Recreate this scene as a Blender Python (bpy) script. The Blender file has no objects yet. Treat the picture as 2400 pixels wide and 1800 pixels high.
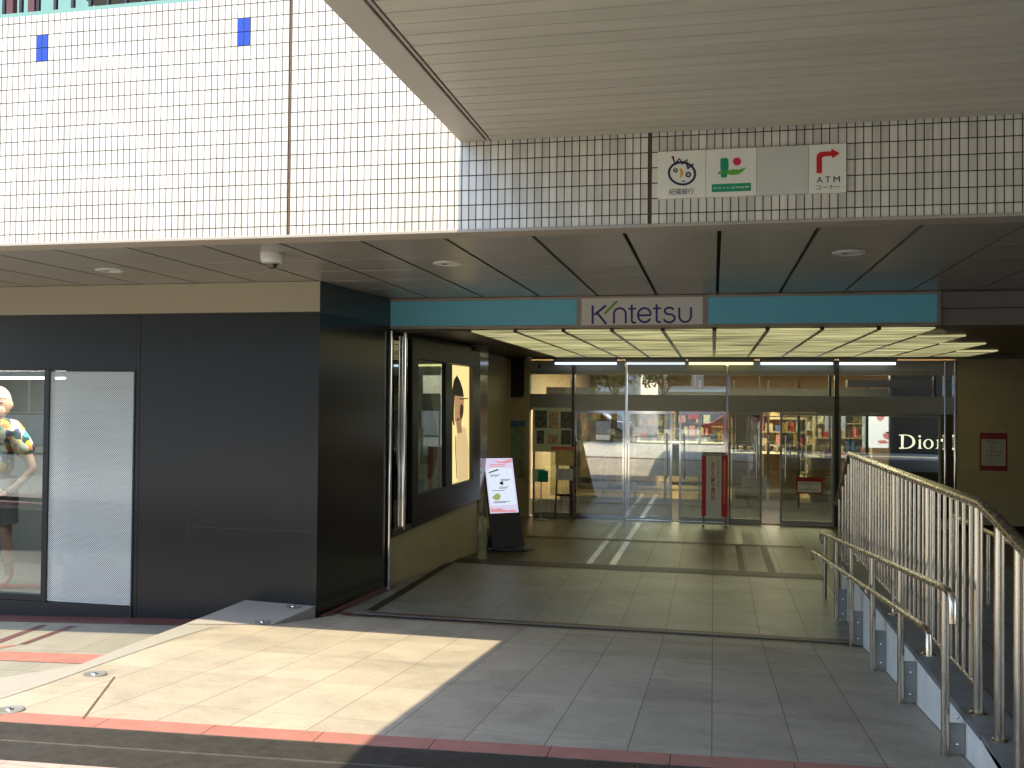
import bpy, math, random
from mathutils import Vector, Matrix
random.seed(7)
R = math.radians
scene = bpy.context.scene
COL = scene.collection

# ------------------------------------------------------------------ camera
F = 2203.68; YAW, PIT, ROL = -0.2113, 0.017826, 0.008969
_cy, _sy, _cp, _sp = math.cos(YAW), math.sin(YAW), math.cos(PIT), math.sin(PIT)
CF = Vector((_sy*_cp, _cy*_cp, _sp)); _r = Vector((_cy, -_sy, 0)); _u = _r.cross(CF)
CR = _r*math.cos(ROL) + _u*math.sin(ROL); CU = _u*math.cos(ROL) - _r*math.sin(ROL)
cam = bpy.data.cameras.new('camera'); camo = bpy.data.objects.new('camera', cam); COL.objects.link(camo)
camo.matrix_world = Matrix(((CR.x, CU.x, -CF.x, 0), (CR.y, CU.y, -CF.y, 0), (CR.z, CU.z, -CF.z, 0), (0, 0, 0, 1)))
cam.sensor_width = 36; cam.lens = F/2400*36; cam.clip_start = 0.05; cam.clip_end = 1000
scene.camera = camo
# surveying helpers: a pixel of the 2400 x 1800 photograph -> a point on a real plane of the place (eye = origin)
def ray(x, y): return CF + CR*((x-1200)/F) - CU*((y-900)/F)
def atY(x, y, Y): d = ray(x, y); return d*(Y/d.y)
def atX(x, y, X): d = ray(x, y); return d*(X/d.x)
def atZ(x, y, Z): d = ray(x, y); return d*(Z/d.z)

# ------------------------------------------------------------------ world, sun, exposure
world = bpy.data.worlds.new('World'); scene.world = world; world.use_nodes = True
wn = world.node_tree.nodes; wl = world.node_tree.links
SUN_EL, SUN_AZ_DX = R(62.3), -0.012
sky = wn.new('ShaderNodeTexSky'); sky.sky_type = 'NISHITA'; sky.sun_disc = False
sky.sun_elevation = SUN_EL; sky.sun_rotation = R(180); sky.altitude = 20; sky.dust_density = 1.2
bg = wn['Background']; bg.inputs['Strength'].default_value = 0.15
wl.new(sky.outputs[0], bg.inputs['Color'])
sun = bpy.data.lights.new('sun', 'SUN'); sun.energy = 2.0; sun.angle = R(0.55); sun.color = (1.0, 0.85, 0.58)
suno = bpy.data.objects.new('sun', sun); COL.objects.link(suno); suno.location = (0, -10, 20)
_d = Vector((SUN_AZ_DX, math.cos(SUN_EL), -math.sin(SUN_EL)))
suno.rotation_euler = _d.to_track_quat('-Z', 'Y').to_euler()
scene.view_settings.view_transform = 'Standard'; scene.view_settings.look = 'None'
scene.view_settings.gamma = 1; scene.view_settings.use_curve_mapping = False
scene.view_settings.exposure = 1.95
scene.render.engine = 'CYCLES'
scene.cycles.use_denoising = True
scene.cycles.max_bounces = 9; scene.cycles.diffuse_bounces = 5; scene.cycles.glossy_bounces = 5
scene.cycles.transparent_max_bounces = 16
scene.cycles.sample_clamp_indirect = 6.0
scene.cycles.caustics_reflective = False; scene.cycles.caustics_refractive = False

# ------------------------------------------------------------------ materials
def srgb(r, g, b):
    f = lambda c: (c/255)/12.92 if c <= 10 else ((c/255+0.055)/1.055)**2.4
    return (f(r), f(g), f(b))
def mat(name, col, rough=0.5, metal=0.0, var=0.12, scale=6.0, bump=0.0, bscale=60.0, spec=0.5, coat=0.0, rvar=0.0, stretch=None):
    m = bpy.data.materials.new(name); m.use_nodes = True
    n = m.node_tree.nodes; l = m.node_tree.links; b = n['Principled BSDF']
    b.inputs['Roughness'].default_value = rough; b.inputs['Metallic'].default_value = metal
    b.inputs['Specular IOR Level'].default_value = spec; b.inputs['Coat Weight'].default_value = coat
    b.inputs['Coat Roughness'].default_value = 0.08
    g = n.new('ShaderNodeNewGeometry'); src = g.outputs['Position']
    if stretch:
        mp = n.new('ShaderNodeMapping'); mp.inputs['Scale'].default_value = stretch
        l.new(src, mp.inputs['Vector']); src = mp.outputs[0]
    t = n.new('ShaderNodeTexNoise'); t.inputs['Scale'].default_value = scale; t.inputs['Detail'].default_value = 6
    t.inputs['Roughness'].default_value = 0.62; l.new(src, t.inputs['Vector'])
    r = n.new('ShaderNodeMapRange'); r.inputs['From Min'].default_value = 0.3; r.inputs['From Max'].default_value = 0.7
    r.inputs['To Min'].default_value = 1-var; r.inputs['To Max'].default_value = 1+var
    l.new(t.outputs['Fac'], r.inputs['Value'])
    mx = n.new('ShaderNodeVectorMath'); mx.operation = 'SCALE'; mx.inputs[0].default_value = col[:3]
    l.new(r.outputs[0], mx.inputs['Scale']); l.new(mx.outputs[0], b.inputs['Base Color'])
    if rvar:
        q = n.new('ShaderNodeMapRange'); q.inputs['From Min'].default_value = 0.3; q.inputs['From Max'].default_value = 0.7
        q.inputs['To Min'].default_value = max(0.02, rough-rvar); q.inputs['To Max'].default_value = rough+rvar
        l.new(t.outputs['Fac'], q.inputs['Value']); l.new(q.outputs[0], b.inputs['Roughness'])
    if bump:
        t2 = n.new('ShaderNodeTexNoise'); t2.inputs['Scale'].default_value = bscale; t2.inputs['Detail'].default_value = 4
        l.new(src, t2.inputs['Vector'])
        bu = n.new('ShaderNodeBump'); bu.inputs['Strength'].default_value = bump; bu.inputs['Distance'].default_value = 0.01
        l.new(t2.outputs['Fac'], bu.inputs['Height']); l.new(bu.outputs[0], b.inputs['Normal'])
    return m
def emit(name, col, strength, base=(0.5, 0.5, 0.5)):
    m = mat(name, base, rough=0.4, var=0.02)
    b = m.node_tree.nodes['Principled BSDF']
    b.inputs['Emission Color'].default_value = (*col, 1); b.inputs['Emission Strength'].default_value = strength
    return m
def grid_mat(name, su, sv, ju, jv, tile, grout, axes=('X', 'Z'), space='Object', tvar=0.06, rough=0.25, bump=0.35, noise=0.05, nscale=8, stagger=0.0, extra=None, stain=None, spec=0.5):
    """tiles su x sv metres with joints ju, jv wide; each tile its own tone"""
    m = bpy.data.materials.new(name); m.use_nodes = True
    n = m.node_tree.nodes; l = m.node_tree.links; b = n['Principled BSDF']
    b.inputs['Roughness'].default_value = rough; b.inputs['Specular IOR Level'].default_value = spec
    tc = n.new('ShaderNodeTexCoord') if space == 'Object' else n.new('ShaderNodeNewGeometry')
    vec = tc.outputs['Object'] if space == 'Object' else tc.outputs['Position']
    sep = n.new('ShaderNodeSeparateXYZ'); l.new(vec, sep.inputs[0])
    def mth(op, a, bb=None, c=None):
        k = n.new('ShaderNodeMath'); k.operation = op
        for i, v in enumerate((a, bb, c)):
            if v is None: continue
            if hasattr(v, 'is_linked') or hasattr(v, 'links'): l.new(v, k.inputs[i])
            else: k.inputs[i].default_value = v
        return k.outputs[0]
    v_ = mth('DIVIDE', sep.outputs[axes[1]], sv); vi = mth('FLOOR', v_); vf = mth('FRACT', v_)
    u_ = mth('DIVIDE', sep.outputs[axes[0]], su)
    if stagger: u_ = mth('ADD', u_, mth('MULTIPLY', vi, stagger))
    ui = mth('FLOOR', u_); uf = mth('FRACT', u_)
    def edge(fr, w):   # 1 inside the tile, 0 in the joint
        a = mth('MINIMUM', fr, mth('SUBTRACT', 1.0, fr))
        q = n.new('ShaderNodeMapRange'); q.inputs['From Min'].default_value = w*0.5*0.75; q.inputs['From Max'].default_value = w*0.5*1.25
        l.new(a, q.inputs['Value']); return q.outputs[0]
    inside = mth('MULTIPLY', edge(uf, ju/su), edge(vf, jv/sv))
    cmb = n.new('ShaderNodeCombineXYZ'); l.new(ui, cmb.inputs[0]); l.new(vi, cmb.inputs[1])
    wnz = n.new('ShaderNodeTexWhiteNoise'); wnz.noise_dimensions = '2D'; l.new(cmb.outputs[0], wnz.inputs['Vector'])
    tn = n.new('ShaderNodeTexNoise'); tn.inputs['Scale'].default_value = nscale; tn.inputs['Detail'].default_value = 7
    tn.inputs['Roughness'].default_value = 0.65
    g2 = n.new('ShaderNodeNewGeometry'); l.new(g2.outputs['Position'], tn.inputs['Vector'])
    k1 = mth('MULTIPLY_ADD', mth('SUBTRACT', wnz.outputs['Value'], 0.5), 2*tvar, 1.0)
    k2 = mth('MULTIPLY_ADD', mth('SUBTRACT', tn.outputs['Fac'], 0.5), 4*noise, k1)
    if extra:     # fine speckle of granite
        sp = n.new('ShaderNodeTexNoise'); sp.inputs['Scale'].default_value = extra[0]; sp.inputs['Detail'].default_value = 2
        l.new(g2.outputs['Position'], sp.inputs['Vector'])
        k2 = mth('MULTIPLY_ADD', mth('SUBTRACT', sp.outputs['Fac'], 0.5), extra[1], k2)
    if stain:     # worn paths, old stains, gum spots / rain streaks
        mp = n.new('ShaderNodeMapping'); mp.inputs['Scale'].default_value = stain[1]; l.new(g2.outputs['Position'], mp.inputs['Vector'])
        st = n.new('ShaderNodeTexNoise'); st.inputs['Scale'].default_value = 1.0; st.inputs['Detail'].default_value = 9; st.inputs['Roughness'].default_value = 0.7
        st.inputs['Distortion'].default_value = 0.6; l.new(mp.outputs[0], st.inputs['Vector'])
        q = n.new('ShaderNodeMapRange'); q.inputs['From Min'].default_value = 0.46; q.inputs['From Max'].default_value = 0.72; q.inputs['To Min'].default_value = 1.0; q.inputs['To Max'].default_value = 1-stain[0]
        l.new(st.outputs['Fac'], q.inputs['Value']); k2 = mth('MULTIPLY', k2, q.outputs[0])
        if len(stain) > 2:
            vo = n.new('ShaderNodeTexVoronoi'); vo.inputs['Scale'].default_value = stain[2]; l.new(g2.outputs['Position'], vo.inputs['Vector'])
            q = n.new('ShaderNodeMapRange'); q.inputs['From Min'].default_value = 0.03; q.inputs['From Max'].default_value = 0.06; q.inputs['To Min'].default_value = 0.62; q.inputs['To Max'].default_value = 1.0
            l.new(vo.outputs['Distance'], q.inputs['Value']); k2 = mth('MULTIPLY', k2, q.outputs[0])
    sc = n.new('ShaderNodeVectorMath'); sc.operation = 'SCALE'; sc.inputs[0].default_value = tile; l.new(k2, sc.inputs['Scale'])
    mx = n.new('ShaderNodeMix'); mx.data_type = 'RGBA'; l.new(inside, mx.inputs['Factor'])
    mx.inputs[6].default_value = (*grout, 1); l.new(sc.outputs[0], mx.inputs[7]); l.new(mx.outputs[2], b.inputs['Base Color'])
    rr = n.new('ShaderNodeMapRange'); rr.inputs['To Min'].default_value = 0.9; rr.inputs['To Max'].default_value = rough; l.new(inside, rr.inputs['Value'])
    l.new(rr.outputs[0], b.inputs['Roughness'])
    bu = n.new('ShaderNodeBump'); bu.inputs['Strength'].default_value = bump; bu.inputs['Distance'].default_value = 0.004
    l.new(mth('MULTIPLY_ADD', wnz.outputs['Value'], 0.25, inside), bu.inputs['Height']); l.new(bu.outputs[0], b.inputs['Normal'])
    return m
def glass_mat(name, tint=(0.86, 0.9, 0.88), refl=1.0, ior=1.6, rough=0.0, base=0.03):
    m = bpy.data.materials.new(name); m.use_nodes = True
    n = m.node_tree.nodes; l = m.node_tree.links; n.remove(n['Principled BSDF'])
    tr = n.new('ShaderNodeBsdfTransparent'); tr.inputs[0].default_value = (*tint, 1)
    gl = n.new('ShaderNodeBsdfGlossy'); gl.inputs['Roughness'].default_value = rough; gl.inputs[0].default_value = (1, 1, 1, 1)
    fr = n.new('ShaderNodeFresnel'); fr.inputs['IOR'].default_value = ior
    mu = n.new('ShaderNodeMath'); mu.operation = 'MULTIPLY_ADD'; mu.inputs[1].default_value = refl; mu.inputs[2].default_value = base
    mu.use_clamp = True; l.new(fr.outputs[0], mu.inputs[0])
    mx = n.new('ShaderNodeMixShader'); l.new(mu.outputs[0], mx.inputs[0]); l.new(tr.outputs[0], mx.inputs[1]); l.new(gl.outputs[0], mx.inputs[2])
    l.new(mx.outputs[0], n['Material Output'].inputs['Surface'])
    return m
def film_mat(name):   # white printed dot film on the inside of the pane
    m = bpy.data.materials.new(name); m.use_nodes = True
    n = m.node_tree.nodes; l = m.node_tree.links; b = n['Principled BSDF']
    b.inputs['Base Color'].default_value = (0.62, 0.66, 0.62, 1); b.inputs['Roughness'].default_value = 0.22; b.inputs['Coat Weight'].default_value = 0.6; b.inputs['Coat Roughness'].default_value = 0.03
    g = n.new('ShaderNodeNewGeometry'); mp = n.new('ShaderNodeMapping'); mp.inputs['Rotation'].default_value = (0, R(45), 0)
    l.new(g.outputs['Position'], mp.inputs['Vector'])
    sep = n.new('ShaderNodeSeparateXYZ'); l.new(mp.outputs[0], sep.inputs[0])
    def cell(o):
        a = n.new('ShaderNodeMath'); a.operation = 'MULTIPLY'; a.inputs[1].default_value = 2*math.pi/0.0165; l.new(o, a.inputs[0])
        c = n.new('ShaderNodeMath'); c.operation = 'SINE'; l.new(a.outputs[0], c.inputs[0]); return c.outputs[0]
    ad = n.new('ShaderNodeMath'); ad.operation = 'ADD'; l.new(cell(sep.outputs['X']), ad.inputs[0]); l.new(cell(sep.outputs['Z']), ad.inputs[1])
    th = n.new('ShaderNodeMapRange'); th.inputs['From Min'].default_value = 0.0; th.inputs['From Max'].default_value = 0.4
    l.new(ad.outputs[0], th.inputs['Value'])
    th.inputs['To Min'].default_value = 0.0; th.inputs['To Max'].default_value = 0.85
    tr = n.new('ShaderNodeBsdfTransparent'); mx = n.new('ShaderNodeMixShader')
    l.new(th.outputs[0], mx.inputs[0]); l.new(b.outputs[0], mx.inputs[1]); l.new(tr.outputs[0], mx.inputs[2])
    l.new(mx.outputs[0], n['Material Output'].inputs['Surface'])
    return m

M = {}
M['tile'] = grid_mat('white_tile', 0.05, 0.1, 0.0066, 0.0068, (0.63, 0.605, 0.53), (0.032, 0.022, 0.014), tvar=0.12, rough=0.22, noise=0.06, nscale=2.0, stain=(0.3, (9, 9, 0.6)))
M['blue_tile'] = mat('blue_tile', (0.008, 0.04, 0.36), rough=0.15, var=0.08, scale=30)
M['joint_seal'] = mat('joint_sealant', (0.12, 0.075, 0.05), rough=0.8, var=0.3, scale=14)
M['trim'] = mat('painted_trim', (0.36, 0.32, 0.27), rough=0.5, var=0.05, scale=3)
M['canopy_strip'] = mat('canopy_strip', (0.47, 0.445, 0.37), rough=0.42, var=0.11, scale=2.2, stretch=(0.35, 3.5, 1), rvar=0.08)
M['canopy_beam'] = mat('canopy_beam', (0.42, 0.385, 0.335), rough=0.5, var=0.05, scale=1.2)
M['canopy_dark'] = mat('canopy_gap', (0.03, 0.027, 0.024), rough=0.9)
M['soffit'] = mat('soffit_panel', (0.36, 0.345, 0.32), rough=0.33, metal=0.35, var=0.03, scale=0.8)
M['soffit_gap'] = mat('soffit_gap', (0.012, 0.012, 0.011), rough=0.9)
M['soffit_line'] = mat('soffit_line', (0.42, 0.41, 0.38), rough=0.4, metal=0.4)
M['beige'] = mat('beige_panel', (0.37, 0.33, 0.235), rough=0.55, var=0.03, scale=1.5)
M['black_panel'] = mat('black_panel', (0.015, 0.0155, 0.0152), rough=0.27, var=0.05, scale=1.1, spec=0.40)
M['black_gloss'] = mat('black_gloss', (0.012, 0.012, 0.013), rough=0.2, var=0.2, scale=3)
M['black_frame'] = mat('black_frame', (0.015, 0.015, 0.016), rough=0.35, var=0.1)
M['sign_reflection_band'] = mat('sign_reflection_band', (0.05, 0.06, 0.065), rough=0.3, var=0.1)
M['teal'] = mat('teal_sign', (0.17, 0.56, 0.74), rough=0.35, var=0.03, scale=2)
M['sign_white'] = mat('sign_white', (0.74, 0.72, 0.66), rough=0.4, var=0.02)
M['sign_face'] = mat('sign_face', (0.74, 0.73, 0.64), rough=0.35, var=0.02)
M['sign_blank'] = mat('sign_blank', (0.55, 0.545, 0.49), rough=0.4, var=0.02)
M['navy'] = mat('navy', (0.035, 0.03, 0.19), rough=0.4, var=0.02)
M['navy_dark'] = mat('navy_dark', (0.018, 0.012, 0.06), rough=0.4, var=0.02)
M['lime'] = mat('lime', (0.16, 0.42, 0.05), rough=0.4, var=0.02)
M['green'] = mat('green_ink', (0.0, 0.26, 0.13), rough=0.4, var=0.02)
M['leaf_green'] = mat('leaf_ink', (0.1, 0.35, 0.03), rough=0.4, var=0.02)
M['red'] = mat('red_ink', (0.5, 0.015, 0.02), rough=0.4, var=0.04)
M['deep_red'] = mat('deep_red_ink', (0.3, 0.015, 0.015), rough=0.4, var=0.04)
M['crimson'] = mat('crimson_ink', (0.6, 0.01, 0.07), rough=0.4, var=0.02)
M['yellow_ink'] = mat('yellow_ink', (0.6, 0.36, 0.03), rough=0.4, var=0.02)
M['ink'] = mat('black_ink', (0.02, 0.02, 0.022), rough=0.5, var=0.02)
M['grey_ink'] = mat('grey_ink', (0.18, 0.2, 0.21), rough=0.5, var=0.02)
M['paper'] = mat('paper', (0.62, 0.62, 0.60), rough=0.6, var=0.02)
M['plaster'] = mat('olive_plaster', (0.37, 0.30, 0.16), rough=0.65, var=0.1, scale=2.5, bump=0.08, bscale=90)
M['dark_sill'] = mat('dark_sill', (0.06, 0.048, 0.036), rough=0.4, var=0.1)
M['steel'] = mat('stainless_steel', (0.66, 0.58, 0.46), rough=0.26, metal=1.0, var=0.16, scale=30, stretch=(1, 1, 0.12), rvar=0.08)
M['steel_dull'] = mat('steel_dull', (0.30, 0.30, 0.27), rough=0.5, metal=0.5, var=0.12, scale=9)
M['chrome'] = mat('chrome', (0.82, 0.82, 0.80), rough=0.08, metal=1.0, var=0.04, scale=5)
M['bronze'] = mat('dark_bronze', (0.06, 0.055, 0.045), rough=0.3, metal=0.7, var=0.1)
M['header'] = mat('header_metal', (0.25, 0.24, 0.20), rough=0.3, metal=0.6, var=0.08, stretch=(0.3, 1, 3))
M['rail_dark'] = mat('maroon_rail', (0.10, 0.03, 0.028), rough=0.5)
M['pale_teal'] = mat('pale_teal_wall', (0.15, 0.30, 0.265), rough=0.6, var=0.06)
M['white_wall'] = mat('white_wall_paint', (0.74, 0.71, 0.64), rough=0.55, var=0.14, scale=4)
M['slate'] = mat('slate_cap', (0.17, 0.165, 0.155), rough=0.55, var=0.2, scale=9, bump=0.1)
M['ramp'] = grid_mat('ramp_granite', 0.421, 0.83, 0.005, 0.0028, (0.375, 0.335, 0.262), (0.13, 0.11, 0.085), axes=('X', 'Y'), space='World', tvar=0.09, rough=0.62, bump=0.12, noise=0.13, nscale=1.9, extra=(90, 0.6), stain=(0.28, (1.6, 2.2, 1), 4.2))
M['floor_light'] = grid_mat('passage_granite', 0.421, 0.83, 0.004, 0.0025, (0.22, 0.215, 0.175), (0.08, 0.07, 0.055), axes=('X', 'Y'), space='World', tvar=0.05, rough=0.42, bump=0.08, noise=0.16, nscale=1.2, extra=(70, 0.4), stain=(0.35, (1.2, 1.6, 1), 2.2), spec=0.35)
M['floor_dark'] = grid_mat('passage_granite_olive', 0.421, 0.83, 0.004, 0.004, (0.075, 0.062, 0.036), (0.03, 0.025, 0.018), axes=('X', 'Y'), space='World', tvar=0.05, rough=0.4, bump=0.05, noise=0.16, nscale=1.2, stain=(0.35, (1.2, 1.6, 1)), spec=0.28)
M['stone_red'] = mat('red_granite', (0.34, 0.15, 0.12), rough=0.55, var=0.12, scale=8)
M['stone_red_dark'] = mat('dark_red_granite', (0.12, 0.045, 0.038), rough=0.45, var=0.15, scale=8)
M['stone_brown'] = mat('brown_granite', (0.035, 0.022, 0.014), rough=0.5, var=0.12, scale=6, spec=0.2)
M['stone_light'] = mat('light_inlay', (0.5, 0.47, 0.40), rough=0.2, var=0.18, scale=12)
M['slab'] = mat('slab_granite', (0.33, 0.315, 0.275), rough=0.6, var=0.06, scale=20, bump=0.05)
M['walk'] = grid_mat('sidewalk_granite', 0.6, 0.6, 0.005, 0.005, (0.27, 0.26, 0.215), (0.11, 0.10, 0.08), axes=('X', 'Y'), space='World', tvar=0.06, rough=0.55, bump=0.1, noise=0.12, nscale=2, stain=(0.2, (1.6, 2.2, 1), 4.0))
M['plaza'] = grid_mat('plaza_paving', 0.3, 0.3, 0.006, 0.006, (0.50, 0.49, 0.435), (0.24, 0.23, 0.2), axes=('X', 'Y'), space='World', tvar=0.10, rough=0.7, bump=0.12, noise=0.08, nscale=1.5)
M['asphalt'] = mat('asphalt', (0.16, 0.16, 0.155), rough=0.85, var=0.15, scale=1.5, bump=0.2, bscale=90)
M['road_paint'] = mat('road_paint', (0.7, 0.7, 0.68), rough=0.6, var=0.08)
M['grate'] = mat('grate_steel', (0.16, 0.15, 0.13), rough=0.5, metal=0.6, var=0.2, scale=12)
M['pit'] = mat('drain_pit', (0.012, 0.011, 0.01), rough=0.9)
M['wood'] = mat('shop_wood_floor', (0.42, 0.28, 0.13), rough=0.3, var=0.12, scale=3, stretch=(3, 0.6, 1))
M['shop_wall'] = mat('shop_wall', (0.44, 0.37, 0.26), rough=0.6, var=0.06)
M['shop_dark'] = mat('shop_dark', (0.03, 0.028, 0.026), rough=0.5)
M['white_plastic'] = mat('white_plastic', (0.6, 0.6, 0.57), rough=0.35, var=0.03)
M['lens'] = mat('camera_lens', (0.01, 0.01, 0.012), rough=0.05, coat=1)
M['glass'] = glass_mat('shop_glass', refl=0.7, ior=1.5, base=0.02)
M['door_glass'] = glass_mat('door_glass', tint=(0.80, 0.84, 0.79), refl=1.0, ior=1.75, base=0.20)
M['film'] = film_mat('dot_film')
M['skin'] = mat('figure_skin', (0.50, 0.30, 0.22), rough=0.45, var=0.03)

# ------------------------------------------------------------------ mesh building
def root_of(o):
    v = Vector((0, 0, 0))
    while o is not None: v += o.location; o = o.parent
    return v
class MB:
    def __init__(s): s.v = []; s.f = []
    def add(s, vs, fs):
        k = len(s.v); s.v += [tuple(p) for p in vs]; s.f += [tuple(i+k for i in f) for f in fs]; return s
    def hexa(s, p):  # 8 points: bottom loop 0-3, top loop 4-7
        return s.add(p, [(3, 2, 1, 0), (4, 5, 6, 7), (0, 1, 5, 4), (1, 2, 6, 5), (2, 3, 7, 6), (3, 0, 4, 7)])
    def box(s, x0, x1, y0, y1, z0, z1):
        return s.hexa([(x0, y0, z0), (x1, y0, z0), (x1, y1, z0), (x0, y1, z0), (x0, y0, z1), (x1, y0, z1), (x1, y1, z1), (x0, y1, z1)])
    def poly(s, pts): return s.add(pts, [tuple(range(len(pts)))])
    def slabp(s, pts, d):  # polygon pts thickened by vector d
        n = len(pts); d = Vector(d); q = [Vector(p)+d for p in pts]
        return s.add(list(pts)+q, [tuple(range(n)), tuple(reversed(range(n, 2*n)))] + [(i, i+n, (i+1) % n+n, (i+1) % n) for i in range(n)])
    def tube(s, pts, r, n=12, caps=True, r2=None):
        pts = [Vector(p) for p in pts]; k0 = len(s.v); m = len(pts)
        up0 = None
        for i, p in enumerate(pts):
            if i == 0: t = pts[1]-p
            elif i == m-1: t = p-pts[i-1]
            else: t = (pts[i+1]-p).normalized()+(p-pts[i-1]).normalized()
            t.normalize()
            a = Vector((0, 0, 1)) if abs(t.z) < 0.9 else Vector((1, 0, 0))
            if up0 is None: up0 = a
            u = t.cross(up0); 
            if u.length < 1e-4: u = t.cross(a)
            u.normalize(); w = u.cross(t)
            rr = r if r2 is None else r+(r2-r)*i/(m-1)
            if isinstance(r, (list, tuple)): rr = r[i]
            sc = 1.0
            if 0 < i < m-1:
                c = (pts[i+1]-p).normalized().dot((p-pts[i-1]).normalized()); sc = 1/max(0.5, math.sqrt((1+c)/2))
            for j in range(n):
                an = 2*math.pi*j/n; s.v.append(tuple(p+(u*math.cos(an)+w*math.sin(an))*rr))
        for i in range(m-1):
            for j in range(n):
                a = k0+i*n+j; b = k0+i*n+(j+1) % n; s.f.append((a, b, b+n, a+n))
        if caps: s.f.append(tuple(k0+j for j in reversed(range(n)))); s.f.append(tuple(k0+(m-1)*n+j for j in range(n)))
        return s
    def lathe(s, prof, c, n=32):   # profile (r, z) about vertical axis at c
        k0 = len(s.v)
        for r, z in prof:
            for j in range(n):
                a = 2*math.pi*j/n; s.v.append((c[0]+r*math.cos(a), c[1]+r*math.sin(a), c[2]+z))
        for i in range(len(prof)-1):
            for j in range(n):
                a = k0+i*n+j; b = k0+i*n+(j+1) % n; s.f.append((a, b, b+n, a+n))
        return s
    def ball(s, c, rx, ry=None, rz=None, n=16, m=10):
        ry = ry or rx; rz = rz or rx; k0 = len(s.v)
        for i in range(m+1):
            th = math.pi*i/m
            for j in range(n):
                a = 2*math.pi*j/n; s.v.append((c[0]+rx*math.sin(th)*math.cos(a), c[1]+ry*math.sin(th)*math.sin(a), c[2]+rz*math.cos(th)))
        for i in range(m):
            for j in range(n):
                a = k0+i*n+j; b = k0+i*n+(j+1) % n; s.f.append((a, a+n, b+n, b))
        return s
    def build(s, name, m, parent=None, bevel=0.0, smooth=False, origin=None):
        o0 = root_of(parent) if parent is not None else Vector((0, 0, 0))
        og = Vector(origin) if origin is not None else o0
        me = bpy.data.meshes.new(name); me.from_pydata([Vector(p)-og for p in s.v], [], s.f); me.validate(); me.update()
        ms = m if isinstance(m, (list, tuple)) else [m]
        for q in ms: me.materials.append(M[q] if isinstance(q, str) else q)
        o = bpy.data.objects.new(name, me); COL.objects.link(o); o.location = og-o0
        if parent is not None: o.parent = parent
        if smooth:
            for p in me.polygons: p.use_smooth = True
        if smooth == 'auto':
            me.set_sharp_from_angle(angle=R(40))
        if bevel:
            b = o.modifiers.new('bevel', 'BEVEL'); b.width = bevel; b.segments = 2; b.limit_method = 'ANGLE'; b.angle_limit = R(40)
        return o
def tag(o, label=None, cat=None, group=None, kind=None):
    if label: o['label'] = label
    if cat: o['category'] = cat
    if group: o['group'] = group
    if kind: o['kind'] = kind
    return o
def thing(name, label, cat, loc, group=None):
    o = bpy.data.objects.new(name, None); COL.objects.link(o); o.location = loc; o.empty_display_size = 0.2
    return tag(o, label, cat, group)
def struct(o): o['kind'] = 'structure'; return o
def copy_tree(o, parent=None):
    c = o.copy(); COL.objects.link(c)
    if parent is not None: c.parent = parent
    for ch in list(o.children): copy_tree(ch, c)
    return c
def px_poly(pts, Y, ox=0, oy=0, s=1): return [atY(ox+x/s, oy+y/s, Y) for x, y in pts]
def ell(cx, cy, rx, ry, n=28, rot=0):
    c, t = math.cos(R(rot)), math.sin(R(rot))
    return [(cx+rx*math.cos(2*math.pi*i/n)*c-ry*math.sin(2*math.pi*i/n)*t, cy+rx*math.cos(2*math.pi*i/n)*t+ry*math.sin(2*math.pi*i/n)*c) for i in range(n)]
def flat(name, pts, m, parent, d=0.002):  # raised flat shape, thickened towards the viewer side (-Y)
    return MB().slabp(pts, (0, -d, 0)).build(name, m, parent)
def stroke_pts(pts, w, closed=False):
    out = []; n = len(pts); L = []; Rr = []
    for i, (x, y) in enumerate(pts):
        a = pts[(i-1) % n] if (closed or i > 0) else pts[i]; b = pts[(i+1) % n] if (closed or i < n-1) else pts[i]
        dx, dy = b[0]-a[0], b[1]-a[1]; q = math.hypot(dx, dy) or 1; nx, ny = -dy/q*w/2, dx/q*w/2
        L.append((x+nx, y+ny)); Rr.append((x-nx, y-ny))
    return L, Rr
def stroke(mb, pts, w, f, closed=False, d=0.002):
    L, Rr = stroke_pts(pts, w, closed); n = len(pts)
    for i in range(n if closed else n-1):
        j = (i+1) % n; mb.slabp([f(*L[i]), f(*L[j]), f(*Rr[j]), f(*Rr[i])], (0, -d, 0))
    return mb
def text(name, body, x0, x1, z0, z1, Y, m, parent, bold=0.0, depth=0.002, vertical=False):
    """lettering stretched to the rectangle x0..x1, z0..z1 on the plane Y"""
    c = bpy.data.curves.new(name, 'FONT'); c.body = '\n'.join(body) if vertical else body
    c.extrude = 0.0; c.offset = bold
    if vertical: c.space_line = 0.85; c.align_x = 'CENTER'
    t = bpy.data.objects.new(name+'_tmp', c); COL.objects.link(t)
    dg = bpy.context.evaluated_depsgraph_get(); me0 = bpy.data.meshes.new_from_object(t.evaluated_get(dg))
    vs = [v.co.copy() for v in me0.vertices]; fs = [tuple(p.vertices) for p in me0.polygons]
    bpy.data.objects.remove(t); bpy.data.curves.remove(c); bpy.data.meshes.remove(me0)
    ax0 = min(v.x for v in vs); ax1 = max(v.x for v in vs); ay0 = min(v.y for v in vs); ay1 = max(v.y for v in vs)
    mb = MB(); mb.add([(x0+(v.x-ax0)/(ax1-ax0)*(x1-x0), Y, z0+(v.y-ay0)/(ay1-ay0)*(z1-z0)) for v in vs], fs)
    return mb.build(name, m, parent)

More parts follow.
